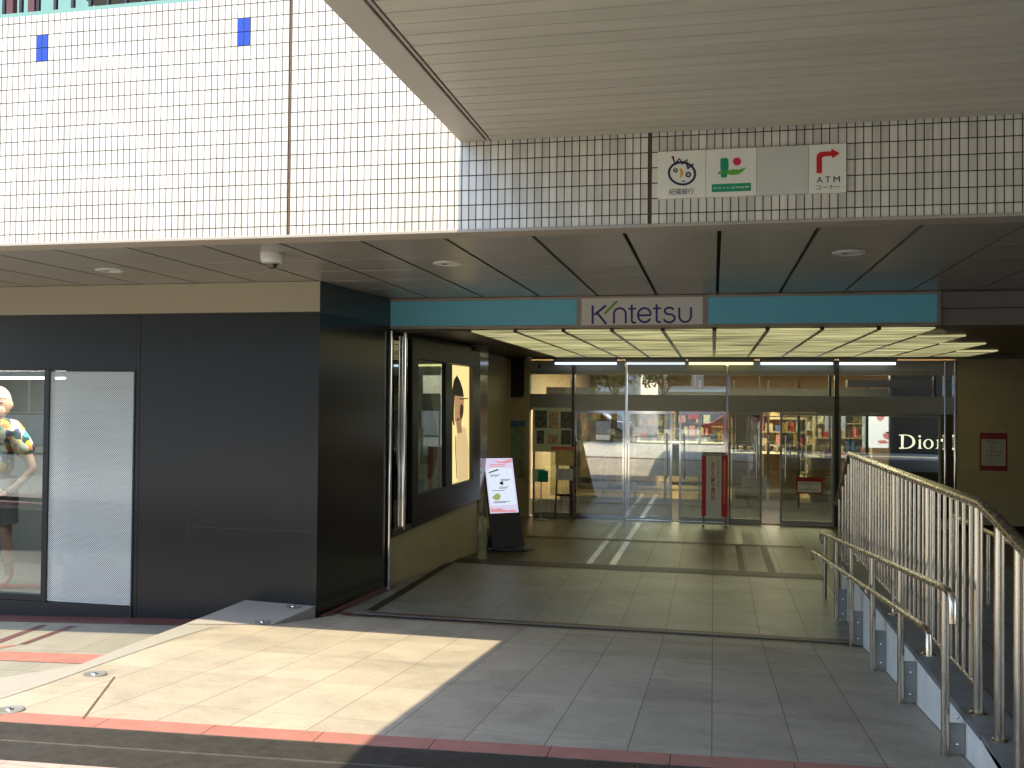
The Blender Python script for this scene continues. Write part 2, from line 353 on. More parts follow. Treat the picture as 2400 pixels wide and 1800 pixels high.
# ------------------------------------------------------------------ dimensions (metres, eye at the origin)
YF = 6.112; ZB = 1.152; ZP = 2.868          # tiled wall: plane, bottom, top
ZS = 1.142                                   # underside of the ceiling over the pavement
YS = 8.466; XC = -3.72                       # shop front plane, its right corner
YG = 10.1; ZC = 0.775                        # sign plane, passage ceiling
YD = 16.85; ZI = -2.097                      # glass entrance plane, passage floor
YDR = 8.67; KR = 0.0844                      # foot of the ramp, its slope
XW = 1.274                                   # ramp side wall
def ramp_z(Y): return ZI+KR*(YDR-min(Y, YDR))
def edgeY(X): return 4.83+0.083*X            # line where ramp meets the street
def street_z(X): return -1.773-0.007*X

# ================================================================== GROUND
# plaza + road behind the viewer: one sheet out to the horizon
mb = MB()
def sheet(x0, x1, y0, y1, dz=0.0): mb.poly([(x0, y0, street_z(x0)+dz), (x1, y0, street_z(x1)+dz), (x1, y1 if not callable(y1) else y1(x1), street_z(x1)+dz), (x0, y1 if not callable(y1) else y1(x0), street_z(x0)+dz)])
GE = lambda x: edgeY(x)-0.62
mb.poly([(-14, -6.5, street_z(-14)), (9, -6.5, street_z(9)), (9, GE(9), street_z(9)), (-14, GE(-14), street_z(-14))])
struct(mb.build('plaza', 'plaza'))
mb = MB(); mb.poly([(-14, GE(-14)-0.45, street_z(-14)+0.004), (9, GE(9)-0.45, street_z(9)+0.004), (9, GE(9), street_z(9)+0.004), (-14, GE(-14), street_z(-14)+0.004)])
struct(mb.build('pink_paving_band', grid_mat('pink_paving', 0.3, 0.3, 0.005, 0.005, (0.42, 0.31, 0.27), (0.2, 0.14, 0.12), axes=('X', 'Y'), space='World', tvar=0.08, rough=0.6, noise=0.08)))
mb = MB(); mb.poly([(-300, -300, -2.8), (300, -300, -2.8), (300, 80, -2.8), (-300, 80, -2.8)])
struct(mb.build('ground', 'asphalt'))
mb = MB(); mb.poly([(-120, -26, -1.95), (120, -26, -1.95), (120, -6.5, -1.95), (-120, -6.5, -1.95)])
struct(mb.build('road', 'asphalt'))
mb = MB(); mb.box(-120, 120, -6.5, -6.3, -2.1, -1.70); struct(mb.build('kerb', 'slab'))
mb = MB()
for i in range(10): mb.box(-26+i*5.2, -23+i*5.2, -16.3, -16.15, -1.946, -1.944)
mb.box(-120, 120, -7.1, -6.95, -1.946, -1.943)
struct(mb.build('road_marking', 'road_paint'))
mb = MB()
mb.poly([(9, -6.5, street_z(9)), (60, -6.5, street_z(9)), (60, 40, street_z(9)), (9, 40, street_z(9))])
mb.poly([(-60, -6.5, street_z(-14)), (-14, -6.5, street_z(-14)), (-14, 4, street_z(-14)), (-60, 4, street_z(-14))])
struct(mb.build('pavement', 'walk'))

# front drain grate running along the foot of the steps
gr = thing('drain_grate', 'long double row steel drain grating across the front of the ramp', 'drain grate', (-1, 4.4, -1.78))
mb = MB(); mb.poly([(-14, GE(-14), -1.80), (9, GE(9), -1.95), (9, edgeY(9)-0.13, -1.95), (-14, edgeY(-14)-0.13, -1.80)]); mb.build('pit', 'pit', gr)
mb = MB()
def gline(off0, off1, x0, x1, h=0.018, dz=0.0):
    P = [(x0, edgeY(x0)+off0, street_z(x0)-h), (x1, edgeY(x1)+off0, street_z(x1)-h), (x1, edgeY(x1)+off1, street_z(x1)-h), (x0, edgeY(x0)+off1, street_z(x0)-h)]
    mb.hexa(P+[(p[0], p[1], p[2]+h+dz) for p in P])
for a, b in ((-0.135, -0.128), (-0.62, -0.612), (-0.383, -0.367)): gline(a, b, -8, 3, dz=0.002)
mb.build('grate_frame', 'grate', gr)
mb = MB()
x = -7.0
while x < 2.2:      # slanting bars as the photograph shows
    for a, b in ((-0.608, -0.385), (-0.365, -0.137)):
        p0 = (x, edgeY(x)+a, street_z(x)); p1 = (x+0.10, edgeY(x+0.10)+b, street_z(x))
        w = 0.0036
        mb.hexa([(p0[0]-w, p0[1], p0[2]-0.015), (p0[0]+w, p0[1], p0[2]-0.015), (p1[0]+w, p1[1], p1[2]-0.015), (p1[0]-w, p1[1], p1[2]-0.015),
                 (p0[0]-w, p0[1], p0[2]), (p0[0]+w, p0[1], p0[2]), (p1[0]+w, p1[1], p1[2]), (p1[0]-w, p1[1], p1[2])])
    x += 0.0185
o = mb.build('grate_bars', 'grate', gr)
# red stone strip between grate and ramp
mb = MB()
xs = [-14+i*0.6 for i in range(28)]+[2.6]
for a, b in zip(xs[:-1], xs[1:]):
    b2 = b-0.004; mb.hexa([(a, edgeY(a)-0.128, street_z(a)-0.06), (b2, edgeY(b2)-0.128, street_z(b2)-0.06), (b2, edgeY(b2)+0.02, street_z(b2)-0.06), (a, edgeY(a)+0.02, street_z(a)-0.06),
             (a, edgeY(a)-0.128, street_z(a)+0.003), (b2, edgeY(b2)-0.128, street_z(b2)+0.003), (b2, edgeY(b2)+0.02, street_z(b2)+0.002), (a, edgeY(a)+0.02, street_z(a)+0.002)])
struct(mb.build('red_stone_strip', 'stone_red'))

# the ramp (left boundary traced on the ramp plane)
def rp(x, y):
    d = ray(x, y); t = (ZI+KR*YDR)/(d.z+KR*d.y); return d*t
LB = [rp(434, 1463), rp(407, 1473.6), rp(300, 1514), rp(190, 1557.7), rp(100, 1574), rp(0, 1590)]
mb = MB()
left = [(p.x, p.y, ramp_z(p.y)) for p in LB]+[(-5.4, edgeY(-5.4)+0.02, street_z(-5.4))]
top = [(-3.55, 8.62, ramp_z(8.62)), (-3.849, 7.812, ramp_z(7.812))]
pts = [(1.274, edgeY(1.274)+0.02, street_z(1.27)), (1.274, YDR-0.05, ramp_z(YDR-0.05)), (-3.55, YDR-0.05, ramp_z(YDR-0.05)), (-3.849, 7.812, ramp_z(7.812))]+left
# fan from strips in Y so the slope is exact
mb.poly([pts[0], pts[1], pts[2], pts[3], (-3.2, edgeY(-3.2)+0.02, street_z(-3.2))])
mb.poly([pts[3]]+left[:3]+[(-3.2, edgeY(-3.2)+0.02, street_z(-3.2))])
mb.poly([left[2], left[3], left[4], left[5], left[6], (-3.2, edgeY(-3.2)+0.02, street_z(-3.2))])
struct(mb.build('ramp', 'ramp'))
# side face of the ramp down to the lower pavement
mb = MB()
for a, b in zip(left[:-1], left[1:]): mb.poly([a, b, (b[0], b[1], -2.6), (a[0], a[1], -2.6)])
struct(mb.build('ramp_side', 'slab'))
# light stone slab leaning up to the shop front
SR = Vector((-3.725, YS-0.002, -1.985)); SL = Vector((-4.458, YS-0.002, -1.968)); A0 = Vector(left[0]); AR = Vector((-3.849, 7.812, ramp_z(7.812)))
mb = MB(); z = 0.004
mb.poly([SR, SL, A0+Vector((0, 0, z)), AR+Vector((0, 0, z))])
mb.poly([SL, A0, (A0.x, A0.y, -2.6), (SL.x, SL.y, -2.6)]); mb.poly([SR, AR, (AR.x, AR.y, -2.3), (SR.x, SR.y, -2.3)])
struct(mb.build('stone_slab', 'slab'))
# light border of the ramp along its left boundary, with steel studs
mb = MB()
crease = [rp(268.5, 1587.5), rp(195.3, 1685)]
inner = [rp(590, 1474), rp(430, 1516), rp(268.5, 1587.5)]
B = [Vector(left[0]), Vector(left[1]), Vector(left[2]), Vector(left[3]), Vector(left[4]), Vector(left[5])]
ring = B+[rp(0, 1640), rp(120, 1600)]+[rp(230, 1560), rp(400, 1500), rp(500, 1470)]
mb.poly([(p.x, p.y, ramp_z(p.y)+0.004) for p in ring])
struct(mb.build('ramp_border', 'slab'))
mb = MB(); c0, c1 = crease
dv = (c1-c0).normalized(); nv = Vector((-dv.y, dv.x, 0))*0.006
mb.poly([(q.x, q.y, ramp_z(q.y)+0.0045) for q in (c0-nv, c0+nv, c1+nv, c1-nv)])
struct(mb.build('ramp_crease', 'joint_seal'))
studs = [(686.8, 1423.4, 33, True), (615, 1459.5, 30, True), (222, 1582, 52, False), (24, 1666, 60, False)]
lab = ['round steel disc set in the pale slab nearest the black corner', 'round steel disc at the sunlit edge of the pale slab below the black wall',
       'round steel disc in the sunlit ramp border beside the pink stripe', 'round steel disc at the left edge just above the red stone strip']
for (x, y, w, up), lb in zip(studs, lab):
    if up:
        d = ray(x, y); n_ = (AR-SR).cross(SL-SR); p = d*(SR.dot(n_)/d.dot(n_)); p = Vector(p)+Vector((0, 0, 0.004))
    else: p = rp(x, y); p = Vector((p.x, p.y, ramp_z(p.y)+0.004))
    t = thing('floor_disc', lb, 'floor disc', p, 'steel discs set in the paving')
    rad = 0.075
    MB().lathe([(rad, 0), (rad, 0.005), (rad*0.86, 0.008), (rad*0.8, 0.005), (0, 0.005)], p, 28).build('rim', 'steel_dull', t, smooth='auto')
    MB().lathe([(rad*0.3, 0.005), (rad*0.26, 0.011), (0, 0.012)], p, 20).build('stud', 'chrome', t, smooth='auto')
# lower pavement before the shop window
def wz(X, Y=YS): return -2.19-0.0375*(-5.1-X)
mb = MB(); mb.poly([(-14, 4.2, wz(-14)), (-3.4, 4.2, wz(-3.4)), (-3.4, YS+0.3, wz(-3.4)), (-14, YS+0.3, wz(-14))])
struct(mb.build('sidewalk', 'walk'))
mb = MB()
def wsheet(x0, x1, y0, y1, dz=0.004): mb.poly([(x0, y0, wz(x0)+dz), (x1, y0, wz(x1)+dz), (x1, y1, wz(x1)+dz), (x0, y1, wz(x0)+dz)])
for i in range(3): wsheet(-14, -3.9, YS-0.27+i*0.09, YS-0.27+i*0.09+0.084)
struct(mb.build('dark_stone_border', 'stone_red_dark'))
def atwz(x, y):
    p = atZ(x, y, -2.27)
    for _ in range(6): p = atZ(x, y, wz(p.x))
    return p
mb = MB()
for q in (((0, 1499), (0, 1508), (110, 1466), (95, 1465)), ((42, 1511), (60, 1511), (182, 1467), (165, 1466.5))):
    mb.poly([Vector((p.x, p.y, wz(p.x)+0.004)) for p in (atwz(*k) for k in q)])
struct(mb.build('shaded_red_stripe', 'stone_red_dark'))  # same stone as the red stripe, its shade put into a darker colour
mb = MB()
for q in (((-900, 1493), (-900, 1511), (203, 1557), (248, 1536)), ((-40, 1524), (-20, 1524), (42, 1513), (20, 1512))):
    mb.poly([Vector((p.x, p.y, wz(p.x)+0.0045)) for p in (atwz(*k) for k in q)])
struct(mb.build('red_stripe', 'stone_red'))

# passage floor
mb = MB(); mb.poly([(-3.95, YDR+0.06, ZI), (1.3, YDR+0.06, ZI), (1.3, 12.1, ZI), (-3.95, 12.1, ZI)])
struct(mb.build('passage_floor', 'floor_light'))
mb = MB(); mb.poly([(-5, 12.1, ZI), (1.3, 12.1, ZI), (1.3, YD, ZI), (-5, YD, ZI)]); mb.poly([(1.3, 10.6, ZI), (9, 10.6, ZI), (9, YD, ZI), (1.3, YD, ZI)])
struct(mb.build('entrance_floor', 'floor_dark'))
mb = MB(); dz = ZI+0.004
for x0, x1, y0, y1 in ((-3.3, 1.3, 11.75, 12.1), (-5, 1.3, 14.2, 14.38), (0.32, 0.40, 12.1, 14.2), (0.67, 0.77, 12.1, 14.2), (-3.36, -3.26, YDR+0.2, 11.75)):
    mb.poly([(x0, y0, dz), (x1, y0, dz), (x1, y1, dz), (x0, y1, dz)])
struct(mb.build('floor_band', 'stone_brown'))
mb = MB(); dz = ZI+0.0045
for x0, x1, y0, y1 in ((-1.60, -1.52, 12.12, 14.18), (-1.60, -1.52, 14.40, 16.5), (-1.30, -1.21, 12.12, 14.18), (-1.30, -1.21, 14.40, 16.5), (0.36, 0.44, 14.40, 16.4), (0.62, 0.71, 14.40, 16.4)):
    mb.poly([(x0, y0, dz), (x1, y0, dz), (x1, y1, dz), (x0, y1, dz)])
struct(mb.build('floor_inlay', 'stone_light'))
# slot drain at the foot of the ramp
dr = thing('slot_drain', 'narrow dark slot drain with grating at the foot of the ramp', 'drain', (-1.2, YDR, ZI))
mb = MB(); mb.box(-3.55, 1.27, YDR-0.05, YDR+0.055, ZI-0.06, ZI-0.03); mb.build('pit', 'pit', dr)
mb = MB(); mb.box(-3.9, 1.3, YDR+0.052, YDR+0.064, ZI-0.03, ZI+0.003); mb.box(-3.9, 1.3, YDR-0.058, YDR-0.048, ZI-0.03, ZI+0.008); mb.build('drain_frame', 'steel_dull', dr)
mb = MB(); x = -3.5
while x < 1.25: mb.box(x, x+0.006, YDR-0.048, YDR+0.052, ZI-0.02, ZI+0.001); x += 0.016
mb.build('grate_bars', 'pit', dr)
MB().poly([(-3.5, YDR-0.10, ZI+0.0125), (1.27, YDR-0.10, ZI+0.0125), (1.27, YDR-0.06, ZI+0.009), (-3.5, YDR-0.06, ZI+0.009)]).build('dark_edging', 'stone_red_dark', dr)
mb = MB(); mb.poly([(-3.3, YDR+0.10, ZI+0.004), (1.27, YDR+0.10, ZI+0.004), (1.27, YDR+0.16, ZI+0.004), (-3.3, YDR+0.16, ZI+0.004)])
mb.poly([(-3.75, YDR-0.02, ZI+0.004), (-3.36, YDR-0.02, ZI+0.004), (-3.5, YDR+0.1, ZI+0.004), (-3.75, YDR+0.1, ZI+0.004)])
mb.poly([(-3.68, 8.45, ZI+0.02), (-3.62, 8.45, ZI+0.02), (-3.46, YG, ZI+0.004), (-3.6, YG, ZI+0.004)])
struct(mb.build('dark_red_inlay', 'stone_red_dark'))
# ================================================================== TILED WALL
X0T = -5.2403
wall = thing('tiled_wall', 'white tiled wall band over the entrance with two expansion joints', 'tiled wall', (0, YF, ZB))
ZT0 = 1.2152-0.1
J1, J2 = X0T+0.05*46, X0T+0.05*96.4
for x0, x1, og in ((X0T-0.05*90, J1, X0T-0.05*90), (J1+0.02, J2, J1+0.02), (J2+0.02, J2+0.02+0.05*180, J2+0.02)):
    MB().box(x0, x1, YF, YF+0.18, ZB, ZP).build('tile_panel', 'tile', wall, origin=(og, YF, ZT0))
for j in (J1, J2): MB().box(j, j+0.02, YF+0.008, YF+0.16, ZB, ZP).build('expansion_joint', 'joint_seal', wall)
for px0, py0 in ((80, 78), (552, 37)):
    p = atY(px0, py0, YF); i = round((p.x-X0T)/0.05); k = round((p.z-ZT0)/0.1)
    mb = MB()
    for a in (0, 1):
        for b in (0, 1):
            mb.box(X0T+(i+a)*0.05+0.003, X0T+(i+a+1)*0.05-0.003, YF-0.003, YF, ZT0+(k-b-1)*0.1+0.003, ZT0+(k-b)*0.1-0.003)
    mb.build('blue_tiles', 'blue_tile', wall)
MB().box(-10, 9, YF-0.012, YF+0.20, ZB-0.022, ZB-0.001).box(-10, 9, YF+0.02, YF+0.17, ZS-0.004, ZB-0.021).build('edge_trim', 'trim', wall, bevel=0.004)
MB().box(-10, 9, YF+0.001, YF+0.25, ZP, ZP+0.03).build('coping', 'pale_teal', wall)
# roof deck, railing and teal storey behind the parapet
rl = thing('roof_railing', 'dark maroon railing on top of the white tiled wall', 'railing', (-4.6, YF+0.5, ZP))
MB().box(-9, 2, YF+0.46, YF+0.50, 3.02, 3.07).box(-9, 2, YF+0.46, YF+0.50, 3.75, 3.80).build('rail', 'rail_dark', rl)
for x in (-5.62, -5.42, -3.55, -1.7): MB().box(x-0.03, x+0.03, YF+0.455, YF+0.505, ZP-0.3, 3.8).build('post', 'rail_dark', rl)
mb = MB(); x = -8.9
while x < 1.9: mb.box(x, x+0.025, YF+0.465, YF+0.49, 3.07, 3.75); x += 0.16
mb.build('bars', 'ink', rl)
up = thing('upper_storey', 'pale teal upper storey set back behind the maroon railing', 'building', (-3, 10.5, 2.6))
MB().box(-14, 9, 9.4, 9.6, 2.5, 9).build('wall', 'pale_teal', up)
MB().box(-5.2, 9, YF+0.52, 9.4, 3.35, 3.5).build('eaves', 'shop_dark', up)

# ================================================================== CANOPY
can = thing('canopy', 'wide beige strip-clad canopy with a plain edge beam over the ramp', 'canopy', (2, 2, 1.743))
CX0, CX1 = -1.681, -1.505; CZ = 1.743
MB().box(CX0, CX1, -2.6, YF-0.002, CZ, CZ+0.5).build('edge_beam', 'canopy_beam', can, bevel=0.006)
MB().box(CX1+0.018, CX1+0.034, -2.6, YF-0.004, CZ-0.002, CZ+0.12).build('edge_angle', 'trim', can)
MB().box(CX1, 7.5, -2.6, YF-0.002, CZ+0.03, CZ+0.5).build('roof', 'canopy_dark', can)
mb = MB(); y = 3.861-0.1325*48
while y < YF-0.14:
    mb.box(CX1+0.045, 7.45, y+0.0045, y+0.1325-0.0045, CZ, CZ+0.028); y += 0.1325
mb.box(CX1+0.045, 7.45, y+0.003, YF-0.02, CZ-0.004, CZ+0.028)
mb.build('cladding', 'canopy_strip', can)

# ================================================================== CEILING OVER PAVEMENT
sf = thing('pavement_ceiling', 'grey metal panel ceiling behind the white tiled band', 'ceiling', (-1, 8, ZS))
PX = 0.631; mb = MB()
YL = [6.30]+[7.22+i*0.6375 for i in range(5)]
YL[-1] = YG-0.02
for k in range(-17, 14):
    xa = 0.0328+k*PX+0.0145; xb = 0.0328+(k+1)*PX-0.0145
    for a, b in zip(YL[:-1], YL[1:]): mb.box(xa, xb, a+0.002, b-0.002, ZS, ZS+0.03)
mb.build('panels', 'soffit', sf)
MB().box(-10.8, 9, 6.13, YG, ZS+0.031, ZS+0.06).build('backing', 'soffit_gap', sf)
mb = MB()
for y in YL[1:-1]:
    for k in range(-17, 14): mb.box(0.0328+k*PX+0.0147, 0.0328+(k+1)*PX-0.0147, y-0.003, y+0.003, ZS-0.0012, ZS+0.01)
mb.build('joint_cover', 'soffit_line', sf)
for (x, y, lb) in ((-5.31, 7.485, 'round recessed downlight at the left end of the grey ceiling'), (-2.172, 7.536, 'round recessed downlight in the middle of the grey ceiling'), (0.995, 7.458, 'round recessed downlight in the dark right end of the grey ceiling')):
    t = thing('downlight', lb, 'downlight', (x, y, ZS), 'downlights in the grey ceiling')
    MB().lathe([(0.125, 0), (0.122, -0.008), (0.095, -0.012), (0.088, -0.006)], (x, y, ZS), 36).build('rim', 'white_plastic', t, smooth='auto')
    MB().lathe([(0.09, -0.004), (0.07, 0.0), (0.02, 0.002), (0, 0.002)], (x, y, ZS-0.006), 28).build('reflector', 'white_plastic', t, smooth='auto')
    MB().lathe([(0.0, -0.0125), (0.022, -0.012), (0.026, -0.008)], (x-0.03, y-0.01, ZS), 18).build('lamp', 'grey_ink', t, smooth='auto')
# dome camera
c = atZ(638, 593, ZS); t = thing('dome_camera', 'white dome security camera under the grey ceiling', 'security camera', c)
MB().lathe([(0, 0), (0.088, 0), (0.09, -0.01), (0.09, -0.055), (0.078, -0.075), (0.06, -0.08), (0, -0.08)], c, 36).build('housing', 'white_plastic', t, smooth='auto')
MB().ball((c.x, c.y, c.z-0.082), 0.045, 0.045, 0.042).build('dome', 'lens', t, smooth=True)
MB().lathe([(0.058, -0.079), (0.056, -0.088), (0.045, -0.09)], c, 28).build('dome_ring', 'steel_dull', t, smooth='auto')

# ================================================================== SHOP FRONT
sh = thing('storefront', 'black panelled shop front with beige band and a corner into the passage', 'shop front', (-6, YS, -2.2))
ZBB = 0.845
WX0, WX1 = atY(115, 1000, YS).x, atY(312, 1000, YS).x     # film pane
LX1 = atY(103, 1000, YS).x
WZ1 = atY(200, 871, YS).z; WZ0 = atY(200, 1414, YS).z
SEAM = atY(326, 1000, YS).x
MB().box(-12, XC, YS, YS+0.012, ZBB, ZS-0.004).build('beige_band', 'beige', sh)
MB().box(-12, XC-0.01, YS+0.012, YS+0.3, ZBB-0.014, ZBB-0.001).build('shadow_gap', 'ink', sh)
MB().box(SEAM+0.004, XC, YS+0.003, YS+0.3, -2.75, ZBB-0.014).build('black_panel', 'black_panel', sh)
MB().box(WX1+0.02, SEAM-0.004, YS+0.006, YS+0.3, -2.75, ZBB-0.014).build('black_pier', 'black_panel', sh)
MB().box(-12, WX1+0.02, YS+0.004, YS+0.3, WZ1+0.01, ZBB-0.014).build('black_lintel', 'black_panel', sh)
MB().box(-12, WX1+0.02, YS-0.012, YS+0.3, -2.75, WZ0-0.01).build('black_base', 'black_frame', sh)
MB().box(SEAM-0.004, SEAM+0.004, YS+0.012, YS+0.2, -2.75, ZBB-0.014).build('panel_joint', 'ink', sh)
xq = atY(441, 1000, YS).x; zq = atY(600, 1241, YS).z
mb = MB(); mb.box(xq-0.0012, xq+0.0012, YS+0.0022, YS+0.0029, -2.75, ZBB-0.014).box(xq+0.0013, XC-0.002, YS+0.0022, YS+0.0029, zq-0.0012, zq+0.0012)
mb.build('hairline_joint', mat('hairline', (0.035, 0.035, 0.035), rough=0.5), sh)
# side wall of the corner into the passage
YB = 10.134; XB = -3.575
def side(z0, z1, d0, d1, nm, m): MB().hexa([(XC+d1, YS+0.301, z0), (XB+d1, YB, z0), (XB+d0, YB, z0), (XC+d0, YS+0.301, z0), (XC+d1, YS+0.301, z1), (XB+d1, YB, z1), (XB+d0, YB, z1), (XC+d0, YS+0.301, z1)]).build(nm, m, sh)
MB().hexa([(XC, YS+0.0035, -2.3), (XB, YB, -2.3), (XB-0.25, YB, -2.3), (XC-0.25, YS+0.31, -2.3), (XC, YS+0.0035, ZBB-0.013), (XB, YB, ZBB-0.013), (XB-0.25, YB, ZBB-0.013), (XC-0.25, YS+0.31, ZBB-0.013)]).build('corner_wall', 'black_gloss', sh)
MB().hexa([(XC+0.0, YS+0.0125, ZBB-0.012), (XB, YB, ZBB-0.012), (XB-0.25, YB, ZBB-0.012), (XC-0.25, YS+0.31, ZBB-0.012), (XC, YS+0.0125, ZS-0.005), (XB, YB, ZS-0.005), (XB-0.25, YB, ZS-0.005), (XC-0.25, YS+0.31, ZS-0.005)]).build('corner_band', 'sign_reflection_band', sh)  # dark blue-grey colour stands in for the teal sign mirrored in this band
# window
wd = thing('shop_window', 'black framed shop window with a clear pane and a white dotted film pane', 'shop window', (-7, YS, WZ0))
MB().box(-12, LX1, YS+0.03, YS+0.042, WZ0, WZ1).build('clear_pane', 'glass', wd)
MB().box(WX0, WX1, YS+0.012, YS+0.022, WZ0, WZ1).build('film_pane', 'glass', wd)
MB().poly([(WX0+0.002, YS+0.0095, WZ0), (WX1-0.002, YS+0.0095, WZ0), (WX1-0.002, YS+0.0095, WZ1), (WX0+0.002, YS+0.0095, WZ1)]).build('dotted_film', 'film', wd)
MB().box(LX1, WX0, YS-0.01, YS+0.08, WZ0-0.009, WZ1+0.009).box(WX1, WX1+0.019, YS-0.004, YS+0.08, WZ0-0.009, WZ1+0.009).box(-12, LX1, YS+0.002, YS+0.08, WZ0-0.009, WZ0+0.055).build('frame', 'black_frame', wd, bevel=0.002)
# inside of the window
iw = thing('window_room', 'dim grey display space behind the shop window glass', 'display room', (-8, YS+1, WZ0))
MB().box(-12, -5.6, YS+0.3, YS+1.9, WZ0-0.05, WZ0-0.011).build('floor', mat('display_floor', (0.16, 0.155, 0.14), rough=0.5), iw)
MB().box(-12, -5.6, YS+1.9, YS+2.0, WZ0-0.05, WZ1+0.5).box(-5.6, -5.5, YS+0.3, YS+2.0, WZ0-0.05, WZ1+0.5).box(-12, -5.6, YS+0.3, YS+2.0, WZ1+0.3, WZ1+0.4).build('wall', mat('display_wall', (0.10, 0.105, 0.10), rough=0.6), iw)
MB().box(WX0-0.05, WX1+0.3, YS+0.31, YS+0.34, WZ0-0.01, WZ1+0.3).build('back_panel', mat('pale_back_panel', (0.20, 0.26, 0.25), rough=0.5, var=0.7, scale=1.6, stretch=(0.6, 1, 2.2)), iw)
tb = MB().box(-11, WX0-0.1, YS+0.9, YS+0.93, WZ1-0.06, WZ1-0.035).build('light_tube', emit('display_tube', (1, 0.97, 0.9), 2.2), iw)

# ================================================================== BLUE SIGN BAND
def sg(x, y): p = atY(x, y, YG); return p
sgn = thing('entrance_sign', 'long sign box with teal panels and white lettered centre over the passage', 'sign', (-0.7, YG, 0.8))
SX0, SX1 = sg(895, 740).x, sg(2204, 725).x; CXa, CXb = sg(1360, 740).x, sg(1649, 735).x
SZ0, SZ1 = 0.800, ZS-0.006
MB().box(SX0, SX1, YG+0.0, YG+0.14, SZ0, SZ1).build('box', 'trim', sgn, bevel=0.003)
MB().box(SX0+0.035, CXa-0.035, YG-0.004, YG-0.0005, SZ0+0.028, SZ1-0.028).build('teal_panel', 'teal', sgn)
MB().box(CXb+0.035, SX1-0.03, YG-0.004, YG-0.0005, SZ0+0.028, SZ1-0.028).build('teal_panel', 'teal', sgn)
MB().box(CXa+0.008, CXb-0.008, YG-0.005, YG-0.0005, SZ0+0.018, SZ1-0.018).build('white_panel', 'sign_white', sgn)
mb = MB()
for x0, x1 in ((SX0, CXa-0.016), (CXa-0.012, CXb+0.012), (CXb+0.016, SX1)):
    mb.box(x0, x1, YG-0.016, YG-0.006, SZ0, SZ0+0.022).box(x0, x1, YG-0.016, YG-0.006, SZ1-0.022, SZ1)
    mb.box(x0, x0+0.02, YG-0.016, YG-0.006, SZ0+0.022, SZ1-0.022).box(x1-0.02, x1, YG-0.016, YG-0.006, SZ0+0.022, SZ1-0.022)
mb.build('frame', mat('sign_frame', (0.36, 0.29, 0.23), rough=0.35, metal=0.4), sgn)
K = lambda x, y: atY(1200+x/3.687, 500+y/3.687, YG-0.0055)
mb = MB(); stroke(mb, [(697, 795), (697, 957)], 19, K); stroke(mb, [(812, 796), (712, 878)], 20, K); stroke(mb, [(738, 862), (815, 957)], 20, K)
mb.build('letter_k', 'navy', sgn)
mb = MB(); stroke(mb, [(800, 868), (908, 758)], 19, K); mb.build('green_slash', 'lime', sgn)
mb = MB()   # n t e t s u drawn as strokes
def arc(cx, cy, rx, ry, a0, a1, n=14): return [(cx+rx*math.cos(R(a0+(a1-a0)*i/n)), cy+ry*math.sin(R(a0+(a1-a0)*i/n))) for i in range(n+1)]
w = 18
stroke(mb, [(881, 951)]+[(881, 880)]+arc(932, 868, 51, 48, 180, 360)+[(983, 951)], w, K)
stroke(mb, [(1035, 790), (1035, 925)]+arc(1055, 925, 20, 20, 180, 80, 6)+[(1072, 944)], w, K); stroke(mb, [(1005, 825), (1072, 824)], 15, K)
stroke(mb, [(1093, 882), (1197, 880)]+arc(1145, 880, 56, 61, 0, -330, 30)[1:], w, K)
stroke(mb, [(1250, 786), (1250, 920)]+arc(1270, 920, 20, 20, 180, 80, 6)+[(1288, 940)], w, K); stroke(mb, [(1218, 822), (1288, 820)], 15, K)
stroke(mb, arc(1360, 843, 40, 28, -20, -180, 10)+arc(1362, 845, 42, 28, 178, 100, 6)+arc(1362, 906, 44, 34, -80, 60, 10)+arc(1360, 910, 48, 32, 65, 175, 8), w, K)
stroke(mb, [(1445, 813), (1445, 880)]+arc(1496, 886, 51, 53, 180, 0)+[(1547, 811)], w, K)
mb.build('lettering', 'navy', sgn)
bm_ = thing('side_beam', 'dark grey beam continuing to the right of the teal sign', 'beam', (4, YG, 0.8))
MB().box(SX1+0.01, 9, YG+0.02, YG+0.2, 0.97, ZS-0.006).box(SX1+0.01, 9, YG+0.03, YG+0.2, 0.80, 0.962).build('cladding', mat('beam_cladding', (0.17, 0.16, 0.14), rough=0.45), bm_)

# ================================================================== BANK SIGN
S1, S0 = 1.618, 1.3135
YBk = YF-0.03
def bp(x, y): return atY(1540+x/4.809, 330+y/4.809, YBk)
bks = thing('bank_sign', 'long white sign on the tiles with two bank emblems and a red arrow', 'sign', (0.2, YBk, S0))
Xs = [bp(6, 400).x, bp(549, 360).x, bp(1122, 330).x, bp(1707, 300).x, bp(2136, 290).x]
zz0, zz1 = (bp(6, 655).z+bp(2137, 575).z)/2, (bp(10, 130).z+bp(2137, 20).z)/2
for i, m_ in enumerate(('sign_face', 'sign_face', 'sign_blank', 'sign_face')):
    MB().box(Xs[i]+0.001, Xs[i+1]-0.001, YBk, YF-0.001, zz0, zz1).build('sign_panel', m_, bks, bevel=0.0015)
